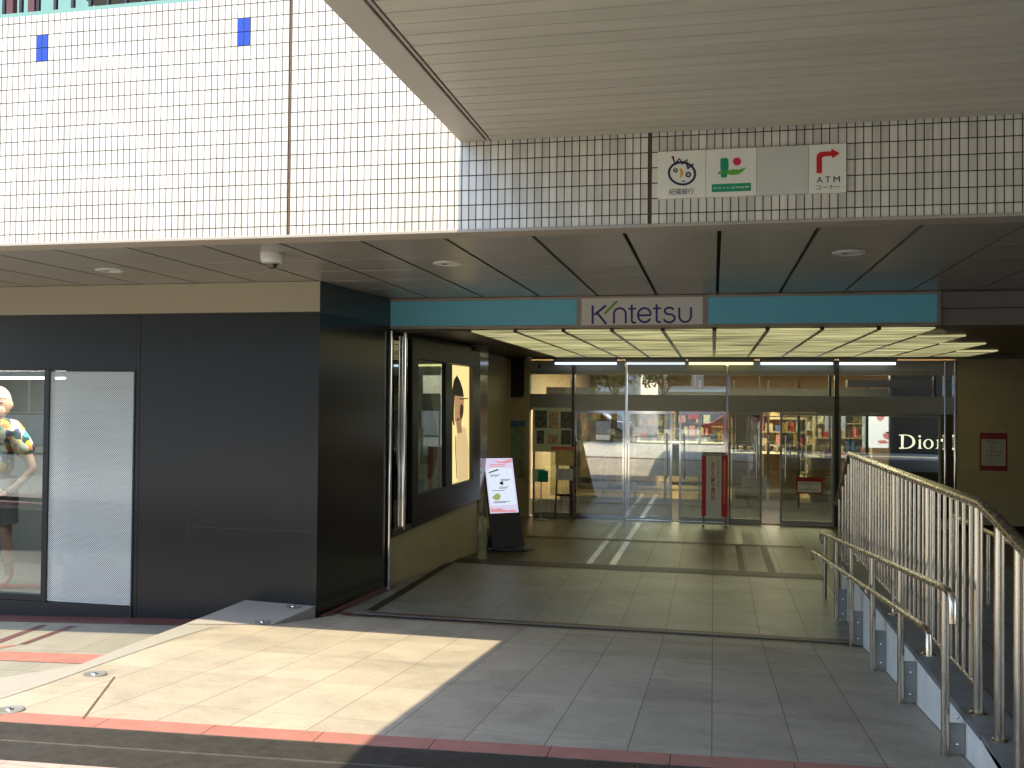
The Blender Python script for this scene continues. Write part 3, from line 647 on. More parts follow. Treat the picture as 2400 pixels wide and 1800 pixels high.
# red arrow
A = [(1797, 365), (1797, 190), (1805, 155), (1828, 132), (1860, 124), (1960, 118), (1965, 88), (2058, 142), (1978, 197), (1968, 170), (1880, 178), (1862, 190), (1858, 205), (1858, 365)]
flat('red_arrow', [bp(*p) for p in A], 'red', bks)
for ch, xa_, xb_ in (('A', 1797, 1866), ('T', 1893, 1955), ('M', 1988, 2060)): text('letter_'+ch.lower(), ch, bp(xa_, 440).x, bp(xb_, 440).x, bp(1900, 472).z, bp(1900, 405).z, YBk-0.002, 'navy_dark', bks)
text('corner_letters', 'コーナー', bp(1795, 520).x, bp(2060, 520).x, bp(1900, 550).z, bp(1900, 497).z, YBk-0.002, 'ink', bks)
text('bank_name', '紀陽銀行', bp(135, 570).x, bp(415, 570).x, bp(280, 606).z, bp(280, 537).z, YBk-0.002, 'navy_dark', bks)
# round face emblem
mb = MB(); stroke(mb, ell(281, 368, 148, 124, 40, rot=8), 25, bp, closed=True); stroke(mb, [(178, 192), (196, 240), (208, 268), (222, 236)], 16, bp)
stroke(mb, [(222, 238), (252, 200), (274, 240), (282, 270), (300, 238), (340, 213), (330, 268), (345, 292), (362, 296), (412, 262)], 17, bp)
stroke(mb, [(335, 300), (350, 316), (364, 298)], 16, bp); stroke(mb, arc(298, 445, 18, 14, 10, 170, 8), 11, bp)
mb.build('emblem_outline', 'navy_dark', bks)
flat('emblem_tip', [bp(*p) for p in ell(178, 186, 17, 13)], 'deep_red', bks)
for cx, cy, r1 in ((208, 334, 27), (352, 382, 33)):
    flat('emblem_eye', [bp(*p) for p in ell(cx, cy, r1, r1*0.95)], 'navy_dark', bks, 0.002); flat('emblem_pupil', [bp(*p)+Vector((0, -0.0021, 0)) for p in ell(cx, cy, r1*0.42, r1*0.42)], 'sign_blank', bks, 0.001)
flat('emblem_beak', [bp(*p) for p in [(254, 308), (272, 312), (290, 335), (295, 368), (284, 400), (250, 430), (262, 395), (262, 350)]], 'yellow_ink', bks)
# green emblem with its name strip
flat('green_bar', [bp(*p) for p in [(715, 205), (735, 196), (785, 196), (802, 210), (806, 300), (795, 350), (788, 408), (770, 416), (730, 414), (718, 402), (722, 350), (712, 300)]], 'green', bks)
flat('green_leaf', [bp(*p)+Vector((0, -0.0021, 0)) for p in [(680, 362), (700, 348), (800, 335), (860, 322), (915, 330), (960, 315), (1010, 298), (960, 350), (915, 380), (850, 388), (800, 378), (730, 372), (700, 380)]], 'leaf_green', bks, 0.001)
flat('red_dot', [bp(*p) for p in ell(901, 234, 46, 44)], 'crimson', bks)
Xa, Xb = bp(616, 520).x, bp(1058, 520).x; Za, Zb = bp(840, 572).z, bp(840, 482).z
MB().box(Xa, Xb, YBk-0.002, YBk-0.0003, Za, Zb).build('name_strip', 'green', bks)
text('bank_name', 'きのくに信用金庫', Xa+0.012, Xb-0.012, Za+0.018, Zb-0.018, YBk-0.003, 'sign_face', bks)

# ================================================================== PASSAGE CEILING
pc = thing('luminous_ceiling', 'glowing ribbed yellow panel ceiling in the passage behind the sign', 'ceiling', (0, 13, ZC))
lum = emit('luminous_panel', (1.0, 0.93, 0.46), 0.34, base=(0.35, 0.34, 0.2))
# ribs: broken light along X
n = lum.node_tree.nodes; l = lum.node_tree.links; b = n['Principled BSDF']
g = n.new('ShaderNodeNewGeometry'); mp = n.new('ShaderNodeMapping'); mp.inputs['Scale'].default_value = (0.9, 26, 1)
l.new(g.outputs['Position'], mp.inputs['Vector']); nz = n.new('ShaderNodeTexNoise'); nz.inputs['Scale'].default_value = 1.0; nz.inputs['Detail'].default_value = 3
l.new(mp.outputs[0], nz.inputs['Vector']); mr = n.new('ShaderNodeMapRange'); mr.inputs['From Min'].default_value = 0.32; mr.inputs['From Max'].default_value = 0.68
mr.inputs['To Min'].default_value = 0.0; mr.inputs['To Max'].default_value = 0.195; l.new(nz.outputs['Fac'], mr.inputs['Value']); l.new(mr.outputs[0], b.inputs['Emission Strength'])
LXk = [-2.70, -2.17, -1.626, -1.09, -0.54, 0.005, 0.555, 1.105, 1.665, 2.23, 2.80, 3.40, 4.0]
Yfar = 16.35
def rlim(xm): return YG+0.16 if xm < 2.25 else (11.4 if xm < 2.8 else (12.9 if xm < 3.4 else 14.6))
pcount = 0
for a, b_ in zip(LXk[:-1], LXk[1:]):
    y0 = rlim((a+b_)/2); mb = MB(); y = y0
    while y < Yfar-0.05:     # fluted diffuser: shallow ridges across the panel
        mb.add([(a+0.022, y, ZC+0.014), (b_-0.022, y, ZC+0.014), (b_-0.022, y+0.045, ZC-0.004), (a+0.022, y+0.045, ZC-0.004), (b_-0.022, y+0.09, ZC+0.014), (a+0.022, y+0.09, ZC+0.014)], [(3, 2, 1, 0), (5, 4, 2, 3)]); y += 0.09
    mb.build('diffuser', lum, pc)
mb = MB()
for x in LXk: mb.box(x-0.021, x+0.021, rlim(x+0.1) if x < 3.9 else 14.6, Yfar, ZC-0.008, ZC+0.05)
mb.build('grid_bars', 'bronze', pc)
MB().box(-4.1, 9, YG+0.2, YD+0.3, ZC+0.07, ZC+0.1).build('tray', 'shop_dark', pc)
MB().box(-4.1, -2.72, YG+0.15, Yfar, ZC+0.004, ZC+0.02).build('dark_edge', mat('ceiling_edge', (0.085, 0.07, 0.055), rough=0.5), pc)
MB().hexa([(2.27, YG+0.2, ZC+0.02), (9, YG+0.2, ZC+0.02), (9, Yfar, ZC+0.02), (4.03, Yfar, ZC+0.02)]+[(2.27, YG+0.2, ZC+0.06), (9, YG+0.2, ZC+0.06), (9, Yfar, ZC+0.06), (4.03, Yfar, ZC+0.06)]).build('brown_edge', mat('ceiling_brown', (0.07, 0.035, 0.022), rough=0.4), pc)
MB().box(-4.1, 9, Yfar+0.004, YD+0.3, ZC-0.002, ZC+0.06).box(-4.1, 9, Yfar-0.03, Yfar+0.004, ZC-0.035, ZC+0.05).build('end_fascia', 'bronze', pc)
# fluorescent fittings above the doors
def tub(x0, x1, col, st, lb):
    a, b_ = atY(x0, 858, YD-0.30), atY(x1, 858, YD-0.30)
    t = thing('tube_light', lb, 'tube light', ((a.x+b_.x)/2, YD-0.30, ZC-0.002), 'tube lights over the glass doors')
    zt = 0.66
    MB().box(a.x, b_.x, YD-0.34, YD-0.22, zt+0.035, ZC-0.003).build('housing', 'header', t)
    MB().tube([(a.x+0.02, YD-0.30, zt+0.012), (b_.x-0.02, YD-0.30, zt+0.012)], 0.021, 12).build('tube', emit('tube_glow', col, st*0.6), t, smooth='auto')
tub(1298, 1448, (0.62, 0.75, 1.0), 0.8, 'bluish tube light at the left end over the glass doors')
tub(1466, 1608, (0.68, 0.78, 0.85), 0.5, 'dim grey tube light second from the left over the glass doors')
tub(1612, 1768, (1.0, 0.92, 0.35), 1.0, 'yellow tube light over the middle of the glass doors')
tub(1780, 1955, (0.68, 0.85, 0.98), 1.0, 'pale blue tube light right of the yellow one')
tub(1965, 2102, (0.85, 0.9, 0.95), 1.0, 'whitish tube light at the right end over the glass doors')

# ================================================================== BUILDING SHELL
bd = thing('department_store', 'department store building above and around the entrance passage', 'building', (0, 20, -2.1))
MB().box(-14, 12, YF+0.19, 9.4, 1.30, 2.5).box(-14, 12, 9.4, 34, 1.30, 2.5).build('roof_slab', 'trim', bd)
MB().box(-14, -12, YS+0.1, 34, -2.8, 1.30).box(9, 9.3, 4.9, 34, -2.8, 1.30).box(-14, 12, 33.8, 34, -2.8, 1.3).build('outer_wall', 'plaster', bd)
MB().box(-12, -5.7, YS+2.1, YS+2.2, -2.8, 1.3).box(-4.2, -4.1, YS+0.35, YD, -2.8, 1.3).build('inner_wall', 'shop_dark', bd)
# ================================================================== LEFT PASSAGE WALL
WA = Vector((-3.575, 10.134, 0)); WB = Vector((-3.194, 12.655, 0)); WN = Vector((WB.y-WA.y, -(WB.x-WA.x), 0)).normalized()   # towards the passage
def onW(x, y, off=0.0):
    d = ray(x, y); A_ = WA+WN*off; return d*((WN.dot(A_))/WN.dot(d))
def wq(pts, off): return [onW(x, y, off) for x, y in pts]
lw = thing('passage_wall', 'olive plaster wall on the left of the passage below the poster window', 'wall', WA+Vector((0, 0, ZI)))
def wslab(name, pts, m, off, th, parent): return MB().slabp(wq(pts, off), WN*th).build(name, m, parent)
low = [WA+Vector((0, 0, ZI-0.2)), WB+Vector((0, 0, ZI-0.2)), onW(1120, 1167.5, 0), onW(912, 1257, 0)]
MB().slabp(low, -WN*0.3).build('lower_wall', 'plaster', lw)
hi = [onW(912, 1262, -0.05), onW(1122, 1170, -0.05), onW(1122, 815, -0.05), onW(912, 770, -0.05)]
MB().slabp(hi, -WN*0.2).build('upper_wall', 'black_gloss', lw)
wslab('sill', [(912, 1244), (1120, 1158), (1120, 1168), (912, 1259)], 'dark_sill', 0.0, 0.05, lw)
# end pillar of polished stone + return wall to the doors
MB().box(WB.x-0.45, WB.x+0.02, WB.y+0.005, WB.y+0.5, ZI-0.2, ZC).build('end_pillar', mat('grey_marble', (0.20, 0.19, 0.16), rough=0.12, var=0.45, scale=9), lw)
MB().box(-4.2, -3.6, WB.y+0.51, YD, ZI-0.2, ZC).build('return_wall', 'plaster', lw)
# chrome posts and mirror strip
cp = thing('chrome_framed_mirror', 'tall narrow mirror strip between two chrome posts beside the black corner', 'mirror', onW(917, 1250))
for (x, yb) in ((917, 1392), (949, 1240)):
    a = onW(x, 782, 0.03); b_ = onW(x, yb, 0.03); zb = max(b_.z, ZI)
    MB().tube([(a.x, a.y, ZC), (a.x, a.y, zb)], 0.022 if x == 917 else 0.034, 16).build('chrome_post', 'chrome', cp, smooth='auto')
wslab('mirror_pane', [(921, 785), (944, 789), (944, 1238), (921, 1250)], glass_mat('mirror_glass', tint=(0.3, 0.28, 0.22), refl=1.0, ior=2.6, rough=0.02, base=0.15), 0.0, 0.01, cp)
# window with two posters
pw = thing('poster_window', 'black framed display window with two posters on the left passage wall', 'display window', onW(1040, 1220))
Fo = 0.06
wslab('frame', [(956, 792), (1116, 826), (1116, 862), (956, 838)], 'black_frame', 0.0, Fo, pw)
wslab('frame', [(956, 1162), (1116, 1118), (1116, 1162), (956, 1236)], 'black_frame', 0.0, Fo, pw)
wslab('frame', [(956, 838), (970, 840), (970, 1158), (956, 1162)], 'black_frame', 0.0, Fo, pw)
wslab('frame', [(1035, 851), (1050, 854), (1050, 1137), (1035, 1141)], 'black_frame', 0.0, Fo, pw)
wslab('frame', [(1099, 860), (1116, 862), (1116, 1118), (1099, 1123)], 'black_frame', 0.0, Fo, pw)
wslab('pane', [(970, 840), (1035, 851), (1035, 1141), (970, 1158)], glass_mat('case_glass', refl=0.5, ior=1.35, base=0.0), 0.035, 0.004, pw)
pA = thing('fashion_poster', 'dim fashion poster of a standing figure in dark clothes in the passage window', 'poster', onW(1003, 1150))
wslab('sheet', [(970, 840), (1035, 851), (1035, 1141), (970, 1158)], mat('poster_grey', (0.42, 0.43, 0.33), rough=0.5, var=0.35, scale=5, stretch=(1, 1, 0.4)), 0.0, 0.003, pA)
def wflat(name, pts, m, off, parent, th=0.0015): return MB().slabp(wq(pts, off), WN*th).build(name, m, parent)
E1 = lambda x, y: (900+x/5.53, 750+y/5.53)
E2 = lambda x, y: (900+x/5.53, 1050+y/5.53)
wflat('coat', [E1(480, 880), E1(505, 800), E1(560, 760), E1(620, 800), E1(600, 980), E1(640, 1200), E1(700, 1500), E2(690, 100), E2(640, 330), E2(600, 420), E2(560, 380), E2(560, 50), E1(540, 1560), E1(500, 1200)], mat('coat_print', (0.03, 0.032, 0.035), rough=0.5), 0.0035, pA)
wflat('face', [E1(520, 700), E1(560, 640), E1(590, 700), E1(580, 790), E1(540, 800)], mat('face_print', (0.40, 0.22, 0.13), rough=0.5, var=0.4, scale=14), 0.0035, pA)
wflat('scarf', [E1(615, 830), E1(640, 820), E1(665, 1000), E1(655, 1150), E1(630, 1080)], mat('scarf_print', (0.5, 0.48, 0.34), rough=0.5), 0.0055, pA)
wflat('blue_block', [E1(400, 1180), E1(590, 1170), E1(590, 1380), E1(470, 1400)], mat('blue_print', (0.10, 0.17, 0.26), rough=0.5), 0.0055, pA)
wflat('shoe', [E2(515, 450), E2(560, 420), E2(600, 480), E2(550, 545), E2(520, 530)], mat('shoe_print', (0.5, 0.5, 0.3), rough=0.5), 0.0055, pA)
pB = thing('lit_poster', 'bright yellow backlit poster of a dark haired face in the passage window', 'poster', onW(1075, 1120))
wslab('sheet', [(1050, 854), (1099, 860), (1099, 1123), (1050, 1137)], emit('lit_sheet', (0.95, 0.78, 0.33), 0.26, base=(0.5, 0.42, 0.2)), 0.0, 0.004, pB)
wflat('hair', [E1(875, 1180), E1(885, 900), E1(905, 780), E1(945, 715), E1(985, 790), E1(1020, 900), E1(1035, 1000), E1(1000, 990), E1(950, 985), E1(915, 980), E1(905, 1180), E1(905, 1360), E1(890, 1330)], mat('hair_print', (0.045, 0.05, 0.04), rough=0.5), 0.0045, pB)
wflat('face', [E1(915, 980), E1(1000, 990), E1(1035, 1010), E1(1030, 1200), E1(1000, 1340), E1(950, 1370), E1(915, 1300)], emit('face_glow', (0.8, 0.42, 0.2), 0.12, base=(0.5, 0.3, 0.2)), 0.0045, pB)
wflat('neck', [E1(935, 1330), E1(1000, 1330), E1(1010, 1460), E1(950, 1470)], emit('neck_glow', (0.7, 0.38, 0.2), 0.10, base=(0.4, 0.25, 0.15)), 0.0062, pB)
wflat('cheek_shadow', [E1(990, 1100), E1(1030, 1120), E1(1022, 1230), E1(990, 1300), E1(980, 1200)], mat('cheek_print', (0.3, 0.16, 0.1), rough=0.5, var=0.3, scale=40), 0.0062, pB)
wflat('hair_lock', [E1(868, 1180), E1(884, 1100), E1(900, 1240), E1(915, 1370), E1(900, 1360), E1(880, 1280)], 'ink', 0.0065, pB)
wflat('hat_band', [E1(955, 1015), E1(1090, 1010), E1(1092, 1022), E1(1000, 1034)], 'paper', 0.0066, pB)
wflat('fold_line', [E1(925, 1500), E1(932, 1500), E1(930, 1660), E2(950, 400), E2(942, 400), E1(922, 1660)], mat('fold_print', (0.22, 0.15, 0.06), rough=0.5), 0.0066, pB)
wflat('mouth', [E1(945, 1280), E1(970, 1270), E1(975, 1300), E1(950, 1310)], 'deep_red', 0.0065, pB)
wflat('eye', [E1(1000, 1090), E1(1025, 1095), E1(1022, 1110), E1(1000, 1105)], 'ink', 0.0065, pB)
wflat('drape', [E1(960, 1370), E1(1060, 1400), E1(1095, 1660), E2(1090, 400), E2(960, 430), E1(930, 1600)], emit('drape_glow', (0.9, 0.66, 0.33), 0.19, base=(0.5, 0.42, 0.2)), 0.0045, pB)

# louvre, wall posters, bullet camera on the wall facing the viewer
YW = YD-0.12
ww = thing('end_wall', 'olive plaster wall piece left of the glass entrance', 'wall', (-3.8, YW, ZI))
MB().box(-4.3, atY(1240, 1000, YW).x, YW, YW+0.2, ZI-0.2, ZC-0.01).build('plaster_face', 'plaster', ww)
a = atY(1152, 838, YW); b_ = atY(1228, 927, YW)
lv = thing('louvre_panel', 'dark louvred vent panel high on the olive wall left of the doors', 'vent', ((a.x+b_.x)/2, YW, b_.z))
MB().box(a.x, b_.x, YW-0.02, YW-0.001, b_.z, a.z).build('backing', 'ink', lv)
mb = MB(); z = b_.z+0.02
while z < a.z-0.02: mb.hexa([(a.x+0.01, YW-0.05, z), (b_.x-0.01, YW-0.05, z), (b_.x-0.01, YW-0.022, z+0.02), (a.x+0.01, YW-0.022, z+0.02)]+[(a.x+0.01, YW-0.05, z+0.005), (b_.x-0.01, YW-0.05, z+0.005), (b_.x-0.01, YW-0.022, z+0.025), (a.x+0.01, YW-0.022, z+0.025)]); z += 0.045
mb.build('slats', 'black_frame', lv)
mb = MB()
for f_ in (0, 0.34, 0.67, 0.985): mb.box(a.x+(b_.x-a.x)*f_, a.x+(b_.x-a.x)*f_+0.02, YW-0.056, YW-0.02, b_.z, a.z)
mb.box(a.x, b_.x, YW-0.056, YW-0.02, b_.z-0.03, b_.z).build('frame', 'bronze', lv)
def panel(name, lb, cat, x0, y0, x1, y1, Y, m, th=0.01, group=None):
    p = atY(x0, y0, Y); q = atY(x1, y1, Y)
    t = thing(name, lb, cat, ((p.x+q.x)/2, Y, q.z), group)
    MB().box(p.x, q.x, Y-th, Y, q.z, p.z).build('sheet', m, t); return t, p, q
def bit(t, name, x0, y0, x1, y1, Y, m, th=0.002):
    p = atY(x0, y0, Y); q = atY(x1, y1, Y); return MB().box(p.x, q.x, Y-th, Y, q.z, p.z).build(name, m, t)
pg1 = mat('pale_green_poster', (0.26, 0.36, 0.2), rough=0.5, var=0.4, scale=12); pg2 = mat('dark_green_poster', (0.2, 0.26, 0.15), rough=0.5, var=0.5, scale=14)
for (x0, x1, m_, lb) in ((1169, 1187, pg1, 'pale green poster with a dark blue top on the olive wall'), (1193, 1212, pg2, 'darker green poster with a blue top beside the pale green one'), (1215, 1230, pg2, 'narrow dark green poster at the right end of the olive wall')):
    t, p, q = panel('wall_poster', lb, 'poster', x0, 990, x1, 1070, YW-0.006, m_, group='green posters on the olive wall')
    bit(t, 'blue_top', x0, 986, x1, 1000, YW-0.018, mat('blue_top', (0.03, 0.12, 0.22), rough=0.5))
    bit(t, 'lower_sheet', x0, 1074, x1, 1120, YW-0.006, mat('drab_sheet', (0.2, 0.2, 0.14), rough=0.5, var=0.5, scale=14))
c = atY(1241, 826, 16.2); t = thing('bullet_camera', 'white bullet security camera hanging under the passage ceiling', 'security camera', (c.x, 16.2, ZC))
c = Vector((c.x, 16.2, ZC))
MB().lathe([(0, 0), (0.065, 0), (0.065, -0.035), (0.05, -0.045), (0, -0.045)], c, 24).build('base', 'white_plastic', t, smooth='auto')
MB().tube([c+Vector((0, 0, -0.04)), c+Vector((0, -0.01, -0.11)), c+Vector((0.03, -0.03, -0.13))], 0.018, 10).build('arm', 'white_plastic', t, smooth='auto')
MB().tube([c+Vector((0.02, -0.02, -0.11)), c+Vector((0.19, -0.12, -0.17))], 0.042, 16).build('body', 'white_plastic', t, smooth='auto')
MB().tube([c+Vector((0.185, -0.117, -0.168)), c+Vector((0.20, -0.126, -0.172))], 0.036, 16).build('lens', 'lens', t, smooth='auto')

# ================================================================== GLASS ENTRANCE
ge = thing('glass_entrance', 'glass entrance front with automatic doors and chrome frames at the passage end', 'glass doors', (0, YD, ZI))
def vx(x): return atY(x, 1000, YD).x
def hz(y): return atY(1500, y, YD).z
gx0, gx1 = vx(1240), vx(2240)
# header bands
zA, zB, zC_ = hz(878), hz(925), hz(963)
MB().box(gx0, gx1+0.1, YD-0.02, YD+0.1, zA, zA+0.07).build('top_header', 'header', ge)
MB().box(gx0, gx1, YD-0.05, YD+0.12, zC_, zB).build('door_header', 'header', ge)
mull = [(1344, 'bronze', 0.05), (1468, 'chrome', 0.05), (1704, 'chrome', 0.045), (1960, 'bronze', 0.07), (2213, 'chrome', 0.03), (2236, 'chrome', 0.03)]
for x, m_, w in mull: MB().box(vx(x)-w/2, vx(x)+w/2, YD-0.07, YD+0.06, ZI, ZC-0.04).build('mullion', m_, ge, bevel=0.008)
MB().box(gx0, gx1+0.1, YD-0.012, YD+0.09, zA+0.071, ZC-0.04).build('light_trough', mat('trough_metal', (0.34, 0.34, 0.29), rough=0.35, metal=0.3, var=0.06, stretch=(0.3, 1, 3)), ge)
mb = MB(); mb.box(gx0, gx1, YD+0.0, YD+0.008, zB, zA-0.001); mb.build('transom_glass', 'door_glass', ge)
for x in (1945, 2190): MB().box(vx(x)-0.02, vx(x)+0.02, YD-0.03, YD+0.03, zB+0.001, zA-0.001).build('transom_bar', 'bronze', ge)
# leaves
leaves = [(1250, 1340, 0), (1348, 1464, 0), (1472, 1576, 1), (1592, 1700, 1), (1708, 1786, 1), (1828, 1955, 1), (1966, 2205, 0)]
for a_, b2, door in leaves:
    x0, x1 = vx(a_), vx(b2); yy = YD-(0.02 if door else 0)
    o = MB().box(x0, x1, yy-0.005, yy+0.005, ZI+0.05, zC_-0.002).build('door_leaf' if door else 'fixed_pane', 'door_glass', ge)
    fm = 'chrome' if b2 < 1720 and a_ > 1340 else 'steel_dull'
    mb = MB(); fw = 0.035
    mb.box(x0, x1, yy-0.022, yy+0.022, ZI+0.01, ZI+0.085).box(x0, x1, yy-0.022, yy+0.022, zC_-0.05, zC_-0.003)
    mb.box(x0, x0+fw, yy-0.022, yy+0.022, ZI+0.085, zC_-0.05).box(x1-fw, x1, yy-0.022, yy+0.022, ZI+0.085, zC_-0.05)
    mb.build('leaf_frame', fm, o)
    if door: 
        xx = x1-0.09 if a_ in (1472, 1708) else x0+0.09
        MB().tube([(xx, yy-0.06, ZI+0.75), (xx, yy-0.06, ZI+1.55)], 0.014, 10).box(xx-0.01, xx+0.01, yy-0.06, yy-0.006, ZI+0.79, ZI+0.81).box(xx-0.01, xx+0.01, yy-0.06, yy-0.006, ZI+1.49, ZI+1.51).build('pull_handle', 'chrome', o, smooth='auto')
MB().box(gx0, gx1, YD-0.09, YD+0.09, ZI+0.001, ZI+0.012).build('threshold', 'chrome', ge)
# inner line of doors of the lobby
ge2 = thing('inner_doors', 'second line of glass doors behind the entrance lobby', 'glass doors', (0.2, YD+3.0, ZI))
YI = YD+3.0
for x in (1340, 1415, 1490, 1560, 1640, 1720, 1800, 1872, 1945, 2032): 
    xx = atY(x, 1000, YI).x; MB().box(xx-0.025, xx+0.025, YI-0.03, YI+0.03, ZI, 0.45).build('post', 'bronze' if x in (1872, 2032) else 'chrome', ge2)
MB().box(-3.5, 4.6, YI-0.05, YI+0.06, 0.10, 0.30).build('header', 'header', ge2)
MB().box(-3.2, -0.2, YI-0.02, YI+0.02, ZI+0.01, ZI+0.09).box(0.1, 2.4, YI-0.02, YI+0.02, ZI+0.01, ZI+0.09).build('bottom_rail', 'chrome', ge2)
MB().box(-3.4, 3.0, YI-0.004, YI+0.004, ZI+0.09, 0.10).build('pane', 'door_glass', ge2)
# right plaster wall facing the viewer
rw = thing('right_wall', 'olive plaster wall to the right of the glass entrance', 'wall', (6, YD, ZI))
MB().box(gx1+0.01, 9.0, YD-0.03, YD+0.2, ZI-0.1, ZC-0.01).build('plaster_face', mat('lightened_olive_plaster', (0.52, 0.44, 0.26), rough=0.6, var=0.1, scale=2.5, bump=0.08, bscale=90), rw)  # the olive plaster, colour lightened to make up for light lost here
MB().box(gx1+0.01, 9.0, YD-0.045, YD-0.031, ZI, ZI+0.12).build('skirting', 'stone_brown', rw)

# ================================================================== INSIDE THE SHOP
ins = thing('shop_interior', 'warm lit shop interior with timber floor behind the glass doors', 'shop interior', (0, 25, ZI))
MB().box(-4.2, 9, YI+0.1, 33.5, ZI-0.1, ZI-0.001).build('timber_floor', 'wood', ins)
MB().box(-4.2, 9, YD+0.1, YI+0.1, ZI-0.1, ZI-0.003).build('lobby_floor', mat('lobby_mat', (0.05, 0.048, 0.04), rough=0.8), ins)
MB().box(-4.2, 9, 33.5, 33.7, ZI, 1.2).box(-4.4, -4.2, YD+0.15, 33.7, ZI, 1.2).build('wall', 'shop_wall', ins)
MB().box(-4.2, 9, YD+0.35, 33.5, 0.93, 1.0).build('ceiling', mat('shop_ceiling', (0.55, 0.5, 0.4), rough=0.7), ins)
def dlight(x, y, lb, st=14, r=0.09):
    t = thing('shop_spotlight', lb, 'ceiling light', (x, y, 0.93), 'ceiling lights inside the shop')
    MB().lathe([(r, 0), (r, -0.02), (r*0.8, -0.025), (r*0.78, -0.008)], (x, y, 0.93), 20).build('rim', 'white_plastic', t, smooth='auto')
    MB().lathe([(r*0.78, -0.01), (0, -0.01)], (x, y, 0.93), 20).build('lamp', emit('spot_glow', (1.0, 0.78, 0.45), st), t)
k = 0
for y in (18.4, 22.0, 25.0, 28.5):
    for x in (-2.6, -0.6, 1.4, 3.4, 5.4):
        pos = ['far left', 'left', 'centre', 'right', 'far right'][int((x+2.6)/2)]; row = {18.4: 'in the entrance lobby', 22.0: 'just behind the inner doors', 25.0: 'over the sales floor', 28.5: 'deep in the shop'}[y]
        dlight(x, y, f'round warm ceiling light {row}, {pos} of its row')
def area(x, y, z, sx, sy, e, col):
    L = bpy.data.lights.new('indoor_fill_light', 'AREA'); L.shape = 'RECTANGLE'; L.size = sx; L.size_y = sy; L.energy = e; L.color = col
    o = bpy.data.objects.new('indoor_fill_light', L); COL.objects.link(o); o.location = (x, y, z)
area(0.5, 25.5, 0.88, 7, 8, 640, (1.0, 0.86, 0.60)); area(0.0, 18.0, 0.88, 6.5, 1.2, 60, (1.0, 0.9, 0.72)); area(-7.6, YS+0.5, WZ1+0.2, 2.2, 0.3, 38, (1.0, 0.96, 0.9))  # unseen area fill for shop and lobby; last one added to brighten the figure
# pale display wall with pink lips, lit white panel
YP = 22.5
def lit(name, lb, x0, y0, x1, y1, Y, col, st, cat='display panel'):
    p = atY(x0, y0, Y); q = atY(x1, y1, Y); t = thing(name, lb, cat, ((p.x+q.x)/2, Y, q.z))
    MB().box(p.x, q.x, Y, Y+0.06, q.z, p.z).build('lit_face', emit('lit_white', col, st*0.45), t); return t
lt = lit('lit_display', 'bright white lit display panel with pink lip pictures inside the shop', 2022, 976, 2084, 1050, YP, (0.9, 0.92, 1.0), 1.1)
lipm = emit('lip_pink', (0.9, 0.05, 0.22), 0.25)
def lp(x, y): return atY(1900+x/4.424, 820+y/4.424, YP-0.003)
for pts in ([(680, 695), (700, 685), (720, 692), (742, 685), (768, 700), (750, 722), (722, 740), (695, 725)], [(690, 950), (715, 935), (740, 940), (765, 932), (812, 968), (760, 972), (715, 972)], [(745, 880), (770, 862), (808, 868), (812, 930), (780, 925), (755, 905)]):
    flat('lip_picture', [lp(*p) for p in pts], lipm, lt)
flat('black_mark', [lp(*p) for p in [(778, 852), (810, 846), (815, 868), (790, 872)]], 'ink', lt)
lit('lit_display_narrow', 'narrow bluish lit display panel behind the dark inner door post', 1934, 972, 1949, 1012, YP, (0.62, 0.68, 0.9), 0.8)
lit('lit_display_blue', 'small blue lit display panel right of the thick dark mullion', 1970, 972, 1982, 1008, YP, (0.4, 0.5, 0.9), 0.6)
lit('lit_counter_sign', 'small white lit sign above the cosmetics counter', 1850, 992, 1898, 1008, 24.0, (0.9, 0.9, 0.85), 0.8)
# black boutique wall with lettering
YX = 18.6
bq = thing('boutique_wall', 'black boutique wall with cream glowing serif lettering behind the right pane', 'shop wall', (3.6, YX, ZI))
xa = atY(2086, 1000, YX).x
MB().box(xa, 5.6, YX, YX+0.15, ZI, 0.62).build('black_face', mat('boutique_black', (0.006, 0.006, 0.007), rough=0.25), bq)
MB().box(atY(1985, 1000, YX).x, 5.6, YX-0.05, YX+0.16, 0.31, 0.45).build('fascia', 'black_frame', bq)
MB().box(xa, xa+0.06, YX-0.02, YX-0.001, ZI, 0.3).build('blue_edge', mat('blue_edge', (0.01, 0.03, 0.06), rough=0.2), bq)
gm = emit('letter_glow', (1.0, 0.93, 0.68), 0.7)
def dp(x, y): return atY(1900+x/4.424, 820+y/4.424, YX-0.02)
def flatd(name, outer, inner=None):
    mb = MB()
    if inner is None: mb.slabp([dp(*p) for p in outer], (0, 0.015, 0))
    else:
        n_ = len(outer)
        for i in range(n_): mb.slabp([dp(*outer[i]), dp(*outer[(i+1) % n_]), dp(*inner[(i+1) % n_]), dp(*inner[i])], (0, 0.015, 0))
    mb.build(name, gm, bq)
n_ = 36
def harc(cx, cy, rx, ry): return [(cx+rx*math.cos(R(a)), cy+ry*math.sin(R(a))) for a in range(-90, 91, 9)]
oo, ii = harc(985, 952, 100, 73), harc(985, 952, 74, 65); mb = MB()
for i in range(len(oo)-1): mb.slabp([dp(*oo[i]), dp(*oo[i+1]), dp(*ii[i+1]), dp(*ii[i])], (0, 0.015, 0))
mb.slabp([dp(918, 879), dp(985, 879), dp(985, 887), dp(966, 887), dp(962, 1000), dp(966, 1017), dp(985, 1017), dp(985, 1025), dp(918, 1025), dp(918, 1018), dp(940, 1010), dp(940, 892), dp(918, 886)], (0, 0.015, 0))
mb.build('letter_d', gm, bq)
flatd('letter_i', [(1118, 935), (1142, 925), (1142, 1012), (1160, 1024), (1108, 1024), (1124, 1012), (1124, 945)]); flatd('letter_i', ell(1132, 897, 12, 12, 16))
flatd('letter_o', ell(1222, 976, 52, 51, n_), ell(1222, 976, 33, 44, n_))
